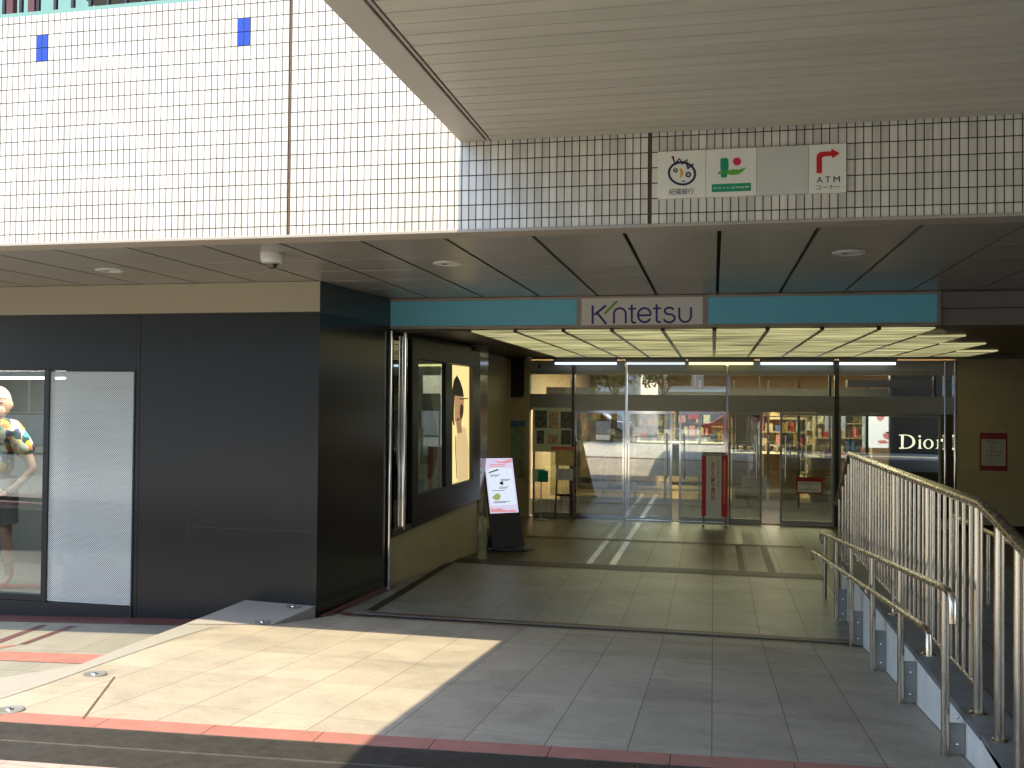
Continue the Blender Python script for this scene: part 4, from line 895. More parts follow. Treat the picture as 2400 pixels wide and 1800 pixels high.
flatd('letter_r', [(1305, 935), (1332, 925), (1334, 942), (1358, 926), (1382, 932), (1380, 952), (1362, 948), (1348, 948), (1336, 962), (1336, 1012), (1354, 1024), (1296, 1024), (1316, 1012), (1316, 948)])
# counters and shelving
random.seed(3)
prod_m = [mat('product_%s' % c_, col, rough=0.3) for c_, col in (('red', (0.5, 0.03, 0.04)), ('cream', (0.6, 0.5, 0.35)), ('white', (0.7, 0.7, 0.68)), ('gold', (0.5, 0.3, 0.08)), ('dark', (0.03, 0.03, 0.03)), ('blue', (0.08, 0.14, 0.3)), ('pink', (0.6, 0.25, 0.25)))]
def counter(x, y, w, d, h, lb, topm='shop_wall'):
    t = thing('display_counter', lb, 'counter', (x, y, ZI), 'counters inside the shop')
    MB().box(x-w/2, x+w/2, y-d/2, y+d/2, ZI+0.08, ZI+h-0.04).build('body', 'shop_wall', t, bevel=0.01)
    MB().box(x-w/2+0.04, x+w/2-0.04, y-d/2+0.04, y+d/2-0.04, ZI, ZI+0.08).build('plinth', 'shop_dark', t)
    MB().box(x-w/2-0.03, x+w/2+0.03, y-d/2-0.03, y+d/2+0.03, ZI+h-0.04, ZI+h).build('top', topm, t, bevel=0.005)
    for i in range(14):   # goods
        px_ = x-w/2+0.08+random.random()*(w-0.16); py = y-d/2+0.08+random.random()*(d-0.16); hh = 0.06+random.random()*0.16; r = 0.02+random.random()*0.025
        MB().lathe([(0, 0), (r, 0), (r, hh*0.7), (r*0.45, hh*0.8), (r*0.45, hh), (0, hh)], (px_, py, ZI+h), 10).build('bottle', random.choice(prod_m), t, smooth='auto')
cc = [(1.1, 21.6, 1.4, 0.9, 1.0, 'timber cosmetics counter nearest the inner doors, under the lit sign'), (2.55, 21.4, 1.0, 0.8, 0.95, 'timber counter beside the lit panel with lip pictures'), (-0.2, 24.6, 1.8, 0.8, 0.9, 'long counter in the middle of the sales floor'),
      (-2.2, 24.2, 1.6, 0.8, 0.9, 'counter on the left of the sales floor'), (1.2, 27, 2.2, 0.8, 0.9, 'low counter deep in the shop on the right'), (-1.8, 28, 2.0, 0.8, 0.9, 'low counter deep in the shop on the left')]
for a in cc: counter(*a)
def shelf(x, y, w, h, lb, dark=False):
    t = thing('wall_shelf', lb, 'shelf', (x, y, ZI), 'shelf units inside the shop')
    MB().box(x-w/2, x+w/2, y+0.3, y+0.33, ZI, ZI+h).build('back', 'shop_dark' if dark else 'shop_wall', t)
    mb = MB(); mb.box(x-w/2, x-w/2+0.04, y, y+0.3, ZI, ZI+h).box(x+w/2-0.04, x+w/2, y, y+0.3, ZI, ZI+h)
    for q in range(6): mb.box(x-w/2+0.041, x+w/2-0.041, y, y+0.3, ZI+0.1+q*(h-0.15)/5, ZI+0.13+q*(h-0.15)/5)
    mb.build('boards', 'shop_dark' if dark else 'shop_wall', t)
    for q in range(5):
        z = ZI+0.131+q*(h-0.15)/5; xx = x-w/2+0.1
        while xx < x+w/2-0.15:
            ww_ = 0.08+random.random()*0.16; hh = 0.12+random.random()*0.18
            if random.random() < 0.85: MB().box(xx, xx+ww_*0.85, y+0.03, y+0.2, z, z+hh).build('boxed_goods', random.choice(prod_m), t)
            xx += ww_+0.02
shelf(0.9, 30, 2.4, 2.2, 'tall shelf unit of boxed goods deep in the shop, right of centre'); shelf(-2.4, 31, 2.4, 2.2, 'tall shelf unit of boxed goods deep in the shop on the left')
shelf(-0.55, 26.6, 1.0, 1.9, 'dark free standing shelf unit in the middle of the shop', True); shelf(3.2, 25, 1.4, 2.0, 'tall shelf unit behind the lit lip picture panel')
shelf(1.55, 23.6, 1.3, 1.75, 'waist high shelf unit of cosmetics behind the thick dark mullion'); shelf(-2.6, 22.4, 1.5, 2.1, 'shelf unit of boxed goods just inside the left glass'); shelf(2.6, 28, 2.4, 2.2, 'wide shelf wall of boxed goods behind the lit panel')
for (x_, y_, c_, lb) in ((0.95, 20.6, 'product_red', 'red hanging sale banner inside above the cosmetics counter'), (-1.75, 22, 'product_cream', 'cream hanging banner inside the left doors'), (-0.45, 23.5, 'product_red', 'small red hanging banner deep inside the centre doors')):
    t = thing('hanging_banner', lb, 'banner', (x_, y_, -0.2), 'banners hanging in the shop')
    MB().box(x_-0.16, x_+0.16, y_, y_+0.012, -0.42, 0.02).build('cloth', bpy.data.materials[c_], t); MB().box(x_-0.17, x_+0.17, y_-0.004, y_+0.016, 0.02, 0.035).box(x_-0.004, x_+0.004, y_, y_+0.008, 0.036, 0.92).build('rod', 'steel', t)
# dark curtain block seen through the middle door
dk = thing('dark_partition', 'dark green partition inside the shop behind the middle door', 'partition', (0.9, 23, ZI))
p = atY(1725, 960, 23.4); q = atY(1778, 1045, 23.4); MB().box(p.x, q.x, 23.4, 23.8, q.z, p.z).build('panel', mat('partition_green', (0.02, 0.03, 0.027), rough=0.5, var=0.3, stretch=(6, 1, 0.3)), dk)
MB().box((p.x+q.x)/2-0.03, (p.x+q.x)/2+0.03, 23.5, 23.6, ZI, q.z).build('leg', 'shop_dark', dk)

# ================================================================== THINGS AT THE ENTRANCE
# digital stand, leaning back
stn = thing('digital_sign_stand', 'black leaning floor stand with a lit pink and lilac screen', 'digital sign', (-2.86, 12.95, ZI))
TL, TR, BR_, BL_ = (1134.1, 1074.2), (1200.3, 1073.8), (1215.5, 1200.7), (1148.9, 1203.8)
bl = atY(*BL_, 12.86); br = atY(*BR_, 13.0); tl = atY(*TL, 13.08); trp = atY(*TR, 13.22)
nrm = (br-bl).cross(tl-bl).normalized(); nrm = nrm if nrm.y < 0 else -nrm
ux = (br-bl); uy = (tl-bl)
def sp(u, v, off=0.0): return bl+ux*u+(tl-bl)*(v*(1-u))+(trp-br)*(v*u)+nrm*off
f0, f1 = (bl+(bl-tl)*0.62), (br+(br-trp)*0.60)
f0.z = max(f0.z, ZI+0.02); f1.z = max(f1.z, ZI+0.02)
def q4(a, b, c, d, off, th): return MB().slabp([p+nrm*off for p in (a, b, c, d)], nrm*(-th))
q4(f0-ux*0.06, f1+ux*0.05, sp(1.05, 1.02), sp(-0.05, 1.02), 0.0, 0.05).build('case', 'black_frame', stn, bevel=0.006)
o = q4(sp(0, 0), sp(1, 0), sp(1, 1), sp(0, 1), 0.004, 0.003); scm = emit('screen_lilac', (0.66, 0.60, 0.80), 0.27, base=(0.1, 0.1, 0.1)); scr = o.build('screen', scm, stn)
def spoly(name, pts, m, off=0.006): MB().slabp([sp(u, v, off) for u, v in pts], nrm*(-0.0015)).build(name, m, scr)
pk = emit('screen_pink', (0.85, 0.35, 0.40), 0.22, base=(0.1, 0.1, 0.1)); ly = emit('screen_pale', (0.70, 0.78, 0.92), 0.27, base=(0.1, 0.1, 0.1))
spoly('pink_swirl', [(0.3, 0.97), (0.6, 0.93), (0.98, 0.99), (0.98, 0.93), (0.75, 0.90), (0.5, 0.91)], pk); spoly('pink_swirl', [(0.02, 0.02), (0.02, 0.10), (0.15, 0.07), (0.35, 0.09), (0.6, 0.04), (0.85, 0.05), (0.98, 0.01)], pk)
spoly('pale_area', [(0.05, 0.14), (0.95, 0.14), (0.95, 0.80), (0.35, 0.86), (0.05, 0.78)], ly, 0.0052)
spoly('dark_bar', [(0.10, 0.72), (0.11, 0.74), (0.46, 0.80), (0.46, 0.775)], 'ink', 0.009); spoly('dark_square', [(0.46, 0.52), (0.46, 0.56), (0.58, 0.57), (0.57, 0.50)], 'ink', 0.009)
spoly('green_leaf_picture', [(0.12, 0.28), (0.22, 0.33), (0.35, 0.36), (0.45, 0.31), (0.38, 0.24), (0.25, 0.23)], emit('screen_green', (0.45, 0.5, 0.15), 0.2, base=(0.1, 0.1, 0.1)), 0.009)
for v in (0.87, 0.835): spoly('small_letters', [(0.18, v), (0.18, v+0.018), (0.72, v+0.018), (0.72, v)], pk, 0.007)
for v, u0, u1 in ((0.685, 0.15, 0.5), (0.665, 0.15, 0.42), (0.60, 0.5, 0.85), (0.58, 0.5, 0.78), (0.46, 0.42, 0.75), (0.44, 0.42, 0.68), (0.40, 0.15, 0.6), (0.20, 0.15, 0.75), (0.18, 0.15, 0.6)):
    spoly('small_letters', [(u0, v), (u0, v+0.009), (u1, v+0.009), (u1, v)], 'grey_ink', 0.0085)
bx = (f0+f1)/2
MB().hexa([(f0.x-0.14, f0.y+0.05, ZI+0.005), (f1.x+0.03, f1.y-0.03, ZI+0.005), (f1.x+0.12, f1.y+0.30, ZI+0.005), (f0.x-0.06, f0.y+0.42, ZI+0.005), (f0.x-0.12, f0.y+0.06, ZI+0.05), (f1.x+0.02, f1.y-0.01, ZI+0.05), (f1.x+0.08, f1.y+0.28, ZI+0.05), (f0.x-0.05, f0.y+0.38, ZI+0.05)]).build('base', 'black_frame', stn, bevel=0.01)
MB().tube([(f0.x-0.10, f0.y+0.12, ZI+0.045), (f0.x-0.07, f0.y+0.10, ZI+0.20)], 0.035, 10).build('foot', 'black_frame', stn, smooth='auto')

# red and white standing banner
YBn = YD-0.45
bn = thing('standing_banner', 'upright red and white banner sign standing before the middle doors', 'banner sign', (0.1, YBn, ZI))
p = atY(1645, 1067, YBn); q = atY(1705, 1211, YBn); w_ = q.x-p.x
MB().box(p.x, p.x+w_*0.17, YBn-0.03, YBn, q.z, p.z).build('red_edge', 'red', bn)
MB().box(p.x+w_*0.17, p.x+w_*0.76, YBn-0.03, YBn, q.z, p.z).build('white_face', 'paper', bn)
MB().box(p.x+w_*0.76, q.x, YBn-0.03, YBn, q.z, p.z).build('red_edge', 'red', bn)
MB().box(p.x-0.01, q.x+0.01, YBn-0.035, YBn+0.003, p.z, p.z+0.012).build('frame', 'steel_dull', bn)
text('red_writing', '午後八時で閉店', p.x+w_*0.36, p.x+w_*0.52, q.z+(p.z-q.z)*0.28, p.z-(p.z-q.z)*0.10, YBn-0.032, 'red', bn, vertical=True, bold=0.02)
text('side_writing', '食品売場', p.x+w_*0.60, p.x+w_*0.67, q.z+(p.z-q.z)*0.45, p.z-(p.z-q.z)*0.05, YBn-0.032, 'grey_ink', bn, vertical=True)
text('edge_writing', '営業時間変更のお知らせ', p.x+w_*0.83, p.x+w_*0.92, q.z+(p.z-q.z)*0.22, p.z-(p.z-q.z)*0.06, YBn-0.032, 'sign_blank', bn, vertical=True)
for xx in (p.x+0.03, q.x-0.03): MB().tube([(xx, YBn-0.015, q.z), (xx, YBn-0.015, ZI+0.03)], 0.012, 8).box(xx-0.02, xx+0.02, YBn-0.16, YBn+0.13, ZI+0.001, ZI+0.03).build('leg', 'steel_dull', bn)
# notices
def notice(name, lb, x0, y0, x1, y1, Y, bord, lines, bandt=0.0, bandb=0.0):
    p = atY(x0, y0, Y); q = atY(x1, y1, Y); t = thing(name, lb, 'notice', ((p.x+q.x)/2, Y, q.z)); W_, H_ = q.x-p.x, p.z-q.z
    MB().box(p.x, q.x, Y-0.004, Y, q.z, p.z).build('border', bord, t)
    m_ = 0.06*W_ if bord != 'paper' else 0.0
    if bord != 'paper': MB().box(p.x+m_, q.x-m_, Y-0.006, Y-0.0045, q.z+max(m_, bandb*H_), p.z-max(m_, bandt*H_)).build('sheet', 'paper', t)
    for (body, u0, u1, v0, v1, m2) in lines:
        text('writing', body, p.x+W_*u0, p.x+W_*u1, p.z-H_*v1, p.z-H_*v0, Y-0.0075, m2, t)
    return t
notice('door_notice', 'pale paper notice with lines of writing on the glass door', 1739, 1114, 1797, 1157, YD-0.03, 'paper',
       [('お知らせ', 0.36, 0.64, 0.06, 0.14, 'grey_ink'), ('ご来店のお客様へお願い申し上げます', 0.1, 0.92, 0.20, 0.28, 'grey_ink'), ('マスクの着用にご協力ください', 0.1, 0.92, 0.34, 0.42, 'grey_ink'), ('入口で手指の消毒をお願いします', 0.1, 0.92, 0.48, 0.56, 'grey_ink'), ('営業時間を変更しております', 0.1, 0.92, 0.63, 0.72, 'navy'), ('ご了承ください', 0.32, 0.68, 0.8, 0.87, 'red')])
notice('framed_notice', 'small red framed notice on the glass beside the railing end', 1866, 1118, 1928, 1158, YD-0.05, 'deep_red',
       [('営業時間短縮のお知らせ', 0.12, 0.88, 0.34, 0.44, 'ink'), ('本館', 0.42, 0.58, 0.50, 0.62, 'ink'), ('午後七時三十分まで', 0.12, 0.88, 0.68, 0.80, 'ink')], bandt=0.27, bandb=0.08)
notice('wall_notice', 'red bordered paper notice on the right olive wall', 2296, 1014, 2361, 1104, YD-0.032, 'deep_red',
       [('営業時間変更の', 0.2, 0.8, 0.20, 0.25, 'ink'), ('お知らせ', 0.3, 0.7, 0.27, 0.31, 'ink'), ('食品', 0.36, 0.62, 0.36, 0.42, 'deep_red'), ('午前十時', 0.18, 0.8, 0.46, 0.53, 'deep_red'), ('午後八時', 0.22, 0.76, 0.56, 0.63, 'deep_red'), ('ご迷惑をおかけいたしますが', 0.16, 0.84, 0.69, 0.72, 'grey_ink'), ('何卒ご了承くださいますよう', 0.16, 0.84, 0.75, 0.78, 'grey_ink'), ('お願い申し上げます', 0.16, 0.7, 0.81, 0.84, 'grey_ink')], bandt=0.17, bandb=0.13)
# poster board, stands and table behind the left glass
YQ = YD-0.04
pb, p, q = panel('poster_board', 'pale green board with six dark photographs before the left glass', 'poster board', 1249, 955, 1344, 1060, YQ, mat('board_green', (0.62, 0.68, 0.46), rough=0.6, var=0.08), 0.02)
dkp = mat('dark_photo', (0.10, 0.11, 0.10), rough=0.4, var=0.8, scale=14); brp = mat('brown_photo', (0.50, 0.36, 0.2), rough=0.4, var=0.5, scale=14)
for (x0, y0, x1, y1, m_) in ((1254, 962, 1282, 1003, dkp), (1286, 965, 1308, 1004, brp), (1314, 965, 1341, 1004, dkp), (1258, 1009, 1275, 1040, dkp), (1284, 1018, 1308, 1040, brp), (1315, 1008, 1338, 1042, dkp)):
    bit(pb, 'photograph', x0, y0, x1, y1, YQ-0.021, m_)
es = thing('easel_sign', 'timber easel sign with a red top board before the left glass', 'easel sign', (-2.9, YQ-0.3, ZI))
YE = YQ-0.30
for a_, nm, m_ in (((1292, 1046, 1346, 1056), 'red_board', mat('faded_red', (0.6, 0.15, 0.1), rough=0.5)), ((1302, 1056, 1344, 1092), 'tan_board', mat('tan_board', (0.6, 0.45, 0.16), rough=0.5, var=0.2)), ((1304, 1098, 1343, 1126), 'paper_sheet', 'paper')):
    bit(es, nm, *a_, YE, m_, 0.015)
for xa_, xb_ in ((1308, 1302), (1338, 1346)):
    MB().tube([atY(xa_, 1056, YE+0.02), Vector((atY(xb_, 1056, YE).x, YE+0.0, ZI))], 0.018, 8).build('leg', mat('easel_red', (0.2, 0.05, 0.03), rough=0.4), es)
a_ = atY(1303, 1160, YE); b_ = atY(1343, 1162, YE); MB().box(a_.x, b_.x, YE-0.01, YE+0.02, a_.z-0.02, a_.z+0.02).build('cross_bar', 'stone_brown', es)
for i in range(5): text('small_writing', 'お客様へのお願い', atY(1308, 1100, YE).x, atY(1339, 1100, YE).x, atY(1308, 1104+i*4.6, YE).z, atY(1308, 1101.5+i*4.6, YE).z, YE-0.017, 'grey_ink', es)
gsn = thing('green_pole_sign', 'small green and white sign on a thin pole before the left glass', 'pole sign', (-3.1, YQ-0.45, ZI)); YE = YQ-0.45
bit(gsn, 'white_board', 1248, 1099, 1278, 1129, YE, mat('mint_board', (0.5, 0.66, 0.48), rough=0.5), 0.01); bit(gsn, 'green_board', 1262, 1103, 1285, 1130, YE-0.012, 'green', 0.01)
c = atY(1268, 1120, YE); MB().tube([(c.x, YE+0.01, c.z), (c.x, YE+0.01, ZI)], 0.012, 8).build('pole', 'steel', gsn); MB().lathe([(0.12, 0), (0.12, 0.012), (0, 0.02)], (c.x, YE+0.01, ZI+0.001), 20).build('base', 'steel_dull', gsn, smooth='auto')
# long table with blue cloth seen behind the centre doors
tbl = thing('blue_display_table', 'display table draped in dark blue cloth behind the centre doors', 'table', (-1.1, 23, ZI))
MB().box(-1.9, 0.25, 22.6, 23.4, ZI+0.35, ZI+1.1).build('cloth', mat('blue_cloth', (0.05, 0.09, 0.15), rough=0.8, var=0.3, stretch=(5, 5, 0.3)), tbl)
MB().box(-1.95, 0.3, 22.55, 23.45, ZI+1.1, ZI+1.14).build('table_top', 'paper', tbl)
for xx in (-1.85, 0.2): MB().box(xx-0.03, xx+0.03, 22.65, 22.7, ZI, ZI+0.35).box(xx-0.03, xx+0.03, 23.3, 23.35, ZI, ZI+0.35).build('leg', 'shop_dark', tbl)
# ================================================================== RAILINGS, RAMP WALL, RAISED WALKWAY
XT = 1.34; ZT = -0.507; ZW = -1.588
rwl = thing('ramp_wall', 'low white painted wall with a slate cap along the right of the ramp', 'wall', (XW, 7, ZI))
y0 = 4.66; y1 = 10.0
mb = MB(); mb.slabp([(XW, y0-0.55, ZW-0.10), (XW, y0, ZW-0.035), (XW, 5.2, ZW-0.035), (XW, y1, ZW-0.035), (XW, y1, ZI-0.2), (XW, YDR, ZI-0.2), (XW, y0-0.6, -2.2)], (0.1, 0, 0)); mb.build('white_face', 'white_wall', rwl)
mb = MB()
mb.hexa([(XW-0.006, 4.95, ZW-0.033), (XT+0.14, 4.95, ZW-0.033), (XT+0.14, y1, ZW-0.033), (XW-0.006, y1, ZW-0.033), (XW-0.006, 4.95, ZW), (XT+0.14, 4.95, ZW), (XT+0.14, y1, ZW), (XW-0.006, y1, ZW)])
mb.hexa([(XW+0.0, 4.1, ZW-0.13), (XT+0.10, 4.1, ZW-0.13), (XT+0.10, 4.945, ZW-0.036), (XW+0.0, 4.945, ZW-0.036), (XW+0.0, 4.1, ZW-0.09), (XT+0.10, 4.1, ZW-0.09), (XT+0.10, 4.945, ZW+0.002), (XW+0.0, 4.945, ZW+0.002)])
mb.build('cap', 'slate', rwl)
pf = grid_mat('walkway_tiles', 0.3, 0.3, 0.006, 0.006, (0.12, 0.11, 0.10), (0.04, 0.035, 0.03), axes=('X', 'Y'), space='World', tvar=0.12, rough=0.55, bump=0.15, noise=0.14, nscale=3)
mb = MB(); mb.box(XT+0.141, 9.0, 4.95, 10.0, ZI-0.1, ZW-0.004)
mb.hexa([(XT+0.105, 3.6, -2.2), (9, 3.6, -2.2), (9, 4.945, -2.2), (XT+0.105, 4.945, -2.2), (XT+0.105, 3.6, street_z(2)+0.002), (9, 3.6, street_z(2)+0.002), (9, 4.945, ZW-0.02), (XT+0.105, 4.945, ZW-0.02)])
for i in range(3): mb.box(XT+0.13, 9.0, 10.001+i*0.3, 10.3+i*0.3, ZI-0.1, ZW-0.125*(i+1))
struct(mb.build('raised_walkway', pf))
# tall railing
tr = thing('tall_railing', 'tall stainless steel railing with close upright bars on the slate cap', 'railing', (XT, 7, ZW))
MB().tube([(XT, 10.9, -1.10), (XT, 9.93, ZT+0.0), (XT, 5.20, ZT), (XT, 4.93, -0.552), (XT, 4.2, -0.70), (XT, 3.9, -0.76)], 0.030, 18).build('top_rail', 'steel', tr, smooth='auto')
MB().tube([(XT, 9.82, -1.455), (XT, 5.30, -1.455)], 0.011, 10).build('bottom_rail', 'steel', tr, smooth='auto')
for y, zt, zb in ((5.27, ZT, ZW), (4.90, -0.558, ZW-0.03), (4.60, -0.617, ZW-0.06), (4.48, -0.64, ZW-0.07), (9.80, ZT, ZW), (6.42, ZT, ZW), (7.56, ZT, ZW), (8.66, ZT, ZW)):
    MB().tube([(XT, y, zb), (XT, y, zt-0.012)], 0.0245, 16).build('post', 'steel', tr, smooth='auto')
ps = [5.27, 6.42, 7.56, 8.66, 9.80]
for a, b in zip(ps[:-1], ps[1:]):
    for i in range(1, 8):
        y = a+(b-a)*i/8; MB().tube([(XT, y, -1.46), (XT, y, ZT-0.012)], 0.0105, 10).build('upright_bar', 'steel', tr, smooth='auto')
for y in (10.05, 10.25, 10.48, 10.75): MB().tube([(XT, y, ZW-0.14-(y-10)*0.42), (XT, y, ZT-0.03-(y-9.93)*0.61)], 0.013, 10).build('upright_bar', 'steel', tr, smooth='auto')
for y, zb in ((5.27, ZW), (9.80, ZW), (6.42, ZW), (7.56, ZW), (8.66, ZW), (4.90, ZW-0.012), (4.60, ZW-0.05)):
    MB().lathe([(0.046, 0.0), (0.046, 0.004), (0.034, 0.010), (0.0255, 0.012)], (XT, y, zb), 20).build('post_flange', 'steel', tr, smooth='auto')
# low double handrail
XH = 1.176; XL = 1.12
hr = thing('ramp_handrail', 'low double steel handrail on short posts beside the ramp', 'handrail', (XH, 7.5, ZI))
MB().tube([(XH, 10.9, -1.434), (XH, 5.33, -0.957), (XH, 5.20, -0.95), (XH+0.004, 5.14, -0.965), (XH+0.006, 5.12, -1.0), (XH+0.006, 5.115, -1.10)], 0.021, 14).build('upper_rail', 'steel', hr, smooth='auto')
MB().tube([(XL, 11.3, -1.70), (XL, 5.55, -1.21), (XL, 5.42, -1.20), (XL, 5.36, -1.225), (XL, 5.35, -1.33)], 0.0175, 14).build('lower_rail', 'steel', hr, smooth='auto')
MB().tube([(XH, 10.9, -1.434), (XH, 10.93, -1.46), (XH, 10.93, -1.55)], 0.021, 12).build('rail_end', 'steel', hr, smooth='auto'); MB().tube([(XL, 11.3, -1.70), (XL, 11.33, -1.72), (XL, 11.33, -1.80)], 0.0175, 12).build('rail_end', 'steel', hr, smooth='auto')
def uz(y): return -0.957+(y-5.33)*(-1.434+0.957)/(10.9-5.33)
def lz(y): return -1.21+(y-5.55)*(-1.70+1.21)/(11.3-5.55)
for y in (5.24, 6.42, 7.50, 8.62, 9.62, 10.6):
    MB().tube([(XH, y, ramp_z(y)), (XH, y, uz(y)-0.01)], 0.0215, 14).build('post', 'steel', hr, smooth='auto')
    if y > 5.3:
        MB().tube([(XH-0.01, y, lz(y)-0.05), (XL+0.005, y, lz(y)-0.045), (XL, y, lz(y)-0.01)], 0.007, 8).build('bracket', 'steel', hr, smooth='auto')
    if y < 9.9:
        z0 = ramp_z(y)+0.012; pl = MB().box(XH+0.018, XW-0.001, y-0.004, y+0.008, z0, min(z0+0.29, ZW-0.05)).build('fixing_plate', 'steel_dull', hr)
        for zz in (z0+0.05, z0+0.19): MB().ball((XH+0.058, y-0.005, zz), 0.009, 0.006, 0.009, 10, 6).build('bolt', 'chrome', pl, smooth=True)
# second railing beyond the walkway
fr_ = thing('far_handrail', 'short low handrail beyond the tall railing at the right edge', 'handrail', (2.2, 6.5, ZW))
MB().tube([(2.16, 9.4, -1.02), (2.16, 7.0, -1.02), (2.16, 5.5, -1.18), (2.16, 5.42, -1.26)], 0.02, 12).build('rail', 'steel', fr_, smooth='auto')
for y in (5.6, 7.0, 8.2, 9.3): MB().tube([(2.16, y, ZW-0.005), (2.16, y, -1.03 if y > 6 else -1.17)], 0.018, 12).build('post', 'steel', fr_, smooth='auto')

# ================================================================== WINDOW FIGURE (solid, for a picture printed on the glass)
YM = 8.95
mp0 = atY(-18, 1394, YM); MX = mp0.x; MZ = WZ0+0.0
mn = thing('window_figure', 'bald mannequin in a colourful patterned shirt with hand on hip, modelled solid for a window print', 'likeness', (MX, YM, MZ))
S = (atY(-10, 905, YM).z-MZ)/1.80      # a figure 1.8 units tall scaled to the photo
def mpt(x, y, z): return Vector((MX+x*S, YM+y*S, MZ+z*S))
def skin_body(name, verts, edges, radii, m, parent, root=0, sub=2):
    me = bpy.data.meshes.new(name); og = root_of(parent)
    me.from_pydata([mpt(*v)-og for v in verts], edges, []); me.update()
    o = bpy.data.objects.new(name, me); COL.objects.link(o); o.parent = parent
    sk = o.modifiers.new('skin', 'SKIN'); sk.use_smooth_shade = True; o.modifiers.new('sub', 'SUBSURF').levels = sub; o.modifiers['sub'].render_levels = sub
    for i, r in enumerate(radii):
        v = me.skin_vertices[0].data[i]; rr = r if isinstance(r, tuple) else (r, r); v.radius = (rr[0]*S, rr[1]*S); v.use_root = (i == root)
    me.materials.append(M[m] if isinstance(m, str) else m)
    dg = bpy.context.evaluated_depsgraph_get(); m2 = bpy.data.meshes.new_from_object(o.evaluated_get(dg)); o.modifiers.clear(); o.data = m2
    return o
V = [(0, 0, 0.95), (0, 0, 1.12), (0, 0.01, 1.30), (0, 0.01, 1.44), (0, 0.0, 1.53),      # pelvis .. neck 0-4
     (0.17, 0.01, 1.42), (0.31, 0.02, 1.21), (0.37, 0.03, 1.06), (0.29, -0.03, 0.94), (0.20, -0.08, 0.855),   # right side of picture arm 5-9
     (-0.17, 0.01, 1.42), (-0.27, 0.02, 1.17), (-0.29, -0.04, 0.9),                     # other arm 10-12
     (0.09, 0, 0.86), (0.13, -0.01, 0.50), (0.16, 0.02, 0.10), (0.17, -0.10, 0.035),
     (-0.09, 0, 0.86), (-0.11, 0.0, 0.50), (-0.12, 0.02, 0.10), (-0.13, -0.12, 0.035)]
Ed = [(0, 1), (1, 2), (2, 3), (3, 4), (3, 5), (5, 6), (6, 7), (7, 8), (8, 9), (3, 10), (10, 11), (11, 12), (0, 13), (13, 14), (14, 15), (15, 16), (0, 17), (17, 18), (18, 19), (19, 20)]
Rd = [(0.14, 0.10), (0.12, 0.09), (0.14, 0.10), (0.11, 0.085), 0.05, 0.065, 0.048, 0.042, 0.036, 0.026, 0.065, 0.045, 0.03, 0.085, 0.058, 0.035, 0.035, 0.085, 0.058, 0.035, 0.035]
body = skin_body('body', V, Ed, Rd, 'skin', mn)
# head
def hp(x, y, z):   # head turned towards the entrance
    a_ = R(38); k_ = 1.2; dx, dy = (x-0.015)*k_, (y+0.01)*k_; return mpt(0.025+dx*math.cos(a_)-dy*math.sin(a_), -0.01+dx*math.sin(a_)+dy*math.cos(a_), 1.55+(z-1.55)*k_-0.035)
hd = MB(); hc = hp(0.015, 0.0, 1.665); hd.ball(hc, 0.110*S, 0.118*S, 0.148*S, 28, 20)
hd.ball(hp(0.015, -0.052, 1.605), 0.068*S, 0.068*S, 0.078*S, 20, 14)
hd.tube([hp(0.015, -0.100, 1.685), hp(0.015, -0.122, 1.640), hp(0.015, -0.106, 1.628)], [0.008*S, 0.015*S, 0.010*S], 10)
for sx in (-1, 1):
    hd.ball(hp(0.015+sx*0.091, 0.012, 1.648), 0.014*S, 0.014*S, 0.034*S, 12, 8)
hd.tube([mpt(0.0, 0, 1.50), mpt(0.01, -0.01, 1.60)], 0.05*S, 16)
hdo = hd.build('head', 'skin', mn, smooth=True)
for sx in (-1, 1):
    MB().ball(hp(0.015+sx*0.034, -0.092, 1.668), 0.013*S, 0.010*S, 0.007*S, 12, 8).build('eye', 'paper', hdo, smooth=True)
    MB().tube([hp(0.015+sx*0.012, -0.105, 1.692), hp(0.015+sx*0.036, -0.100, 1.703), hp(0.015+sx*0.060, -0.078, 1.692)], 0.0042*S, 8).build('eyebrow', 'stone_brown', hdo)
    MB().ball(hp(0.015+sx*0.034, -0.1005, 1.668), 0.006*S, 0.005*S, 0.006*S, 8, 6).build('pupil', 'ink', hdo, smooth=True)
MB().ball(hp(0.015, -0.106, 1.593), 0.022*S, 0.009*S, 0.007*S, 12, 6).build('mouth', mat('lip_rose', (0.4, 0.13, 0.1), rough=0.4), hdo, smooth=True)
# shirt: a looser skin over chest and upper arms, patterned
shm = bpy.data.materials.new('tropical_print'); shm.use_nodes = True
n = shm.node_tree.nodes; l = shm.node_tree.links; b = n['Principled BSDF']; b.inputs['Roughness'].default_value = 0.8
g = n.new('ShaderNodeNewGeometry'); ns = n.new('ShaderNodeTexNoise'); ns.inputs['Scale'].default_value = 9; l.new(g.outputs['Position'], ns.inputs['Vector'])
va = n.new('ShaderNodeVectorMath'); va.operation = 'MULTIPLY_ADD'; va.inputs[1].default_value = (0.12, 0.12, 0.12); l.new(ns.outputs['Color'], va.inputs[0]); l.new(g.outputs['Position'], va.inputs[2])
vo = n.new('ShaderNodeTexVoronoi'); vo.inputs['Scale'].default_value = 15; l.new(va.outputs[0], vo.inputs['Vector'])
sp_ = n.new('ShaderNodeSeparateColor'); l.new(vo.outputs['Color'], sp_.inputs[0]); cr = n.new('ShaderNodeValToRGB'); cr.color_ramp.interpolation = 'CONSTANT'
els = cr.color_ramp.elements; els[0].color = (0.7, 0.48, 0.06, 1); els[0].position = 0; els[1].position = 0.2; els[1].color = (0.05, 0.45, 0.42, 1)
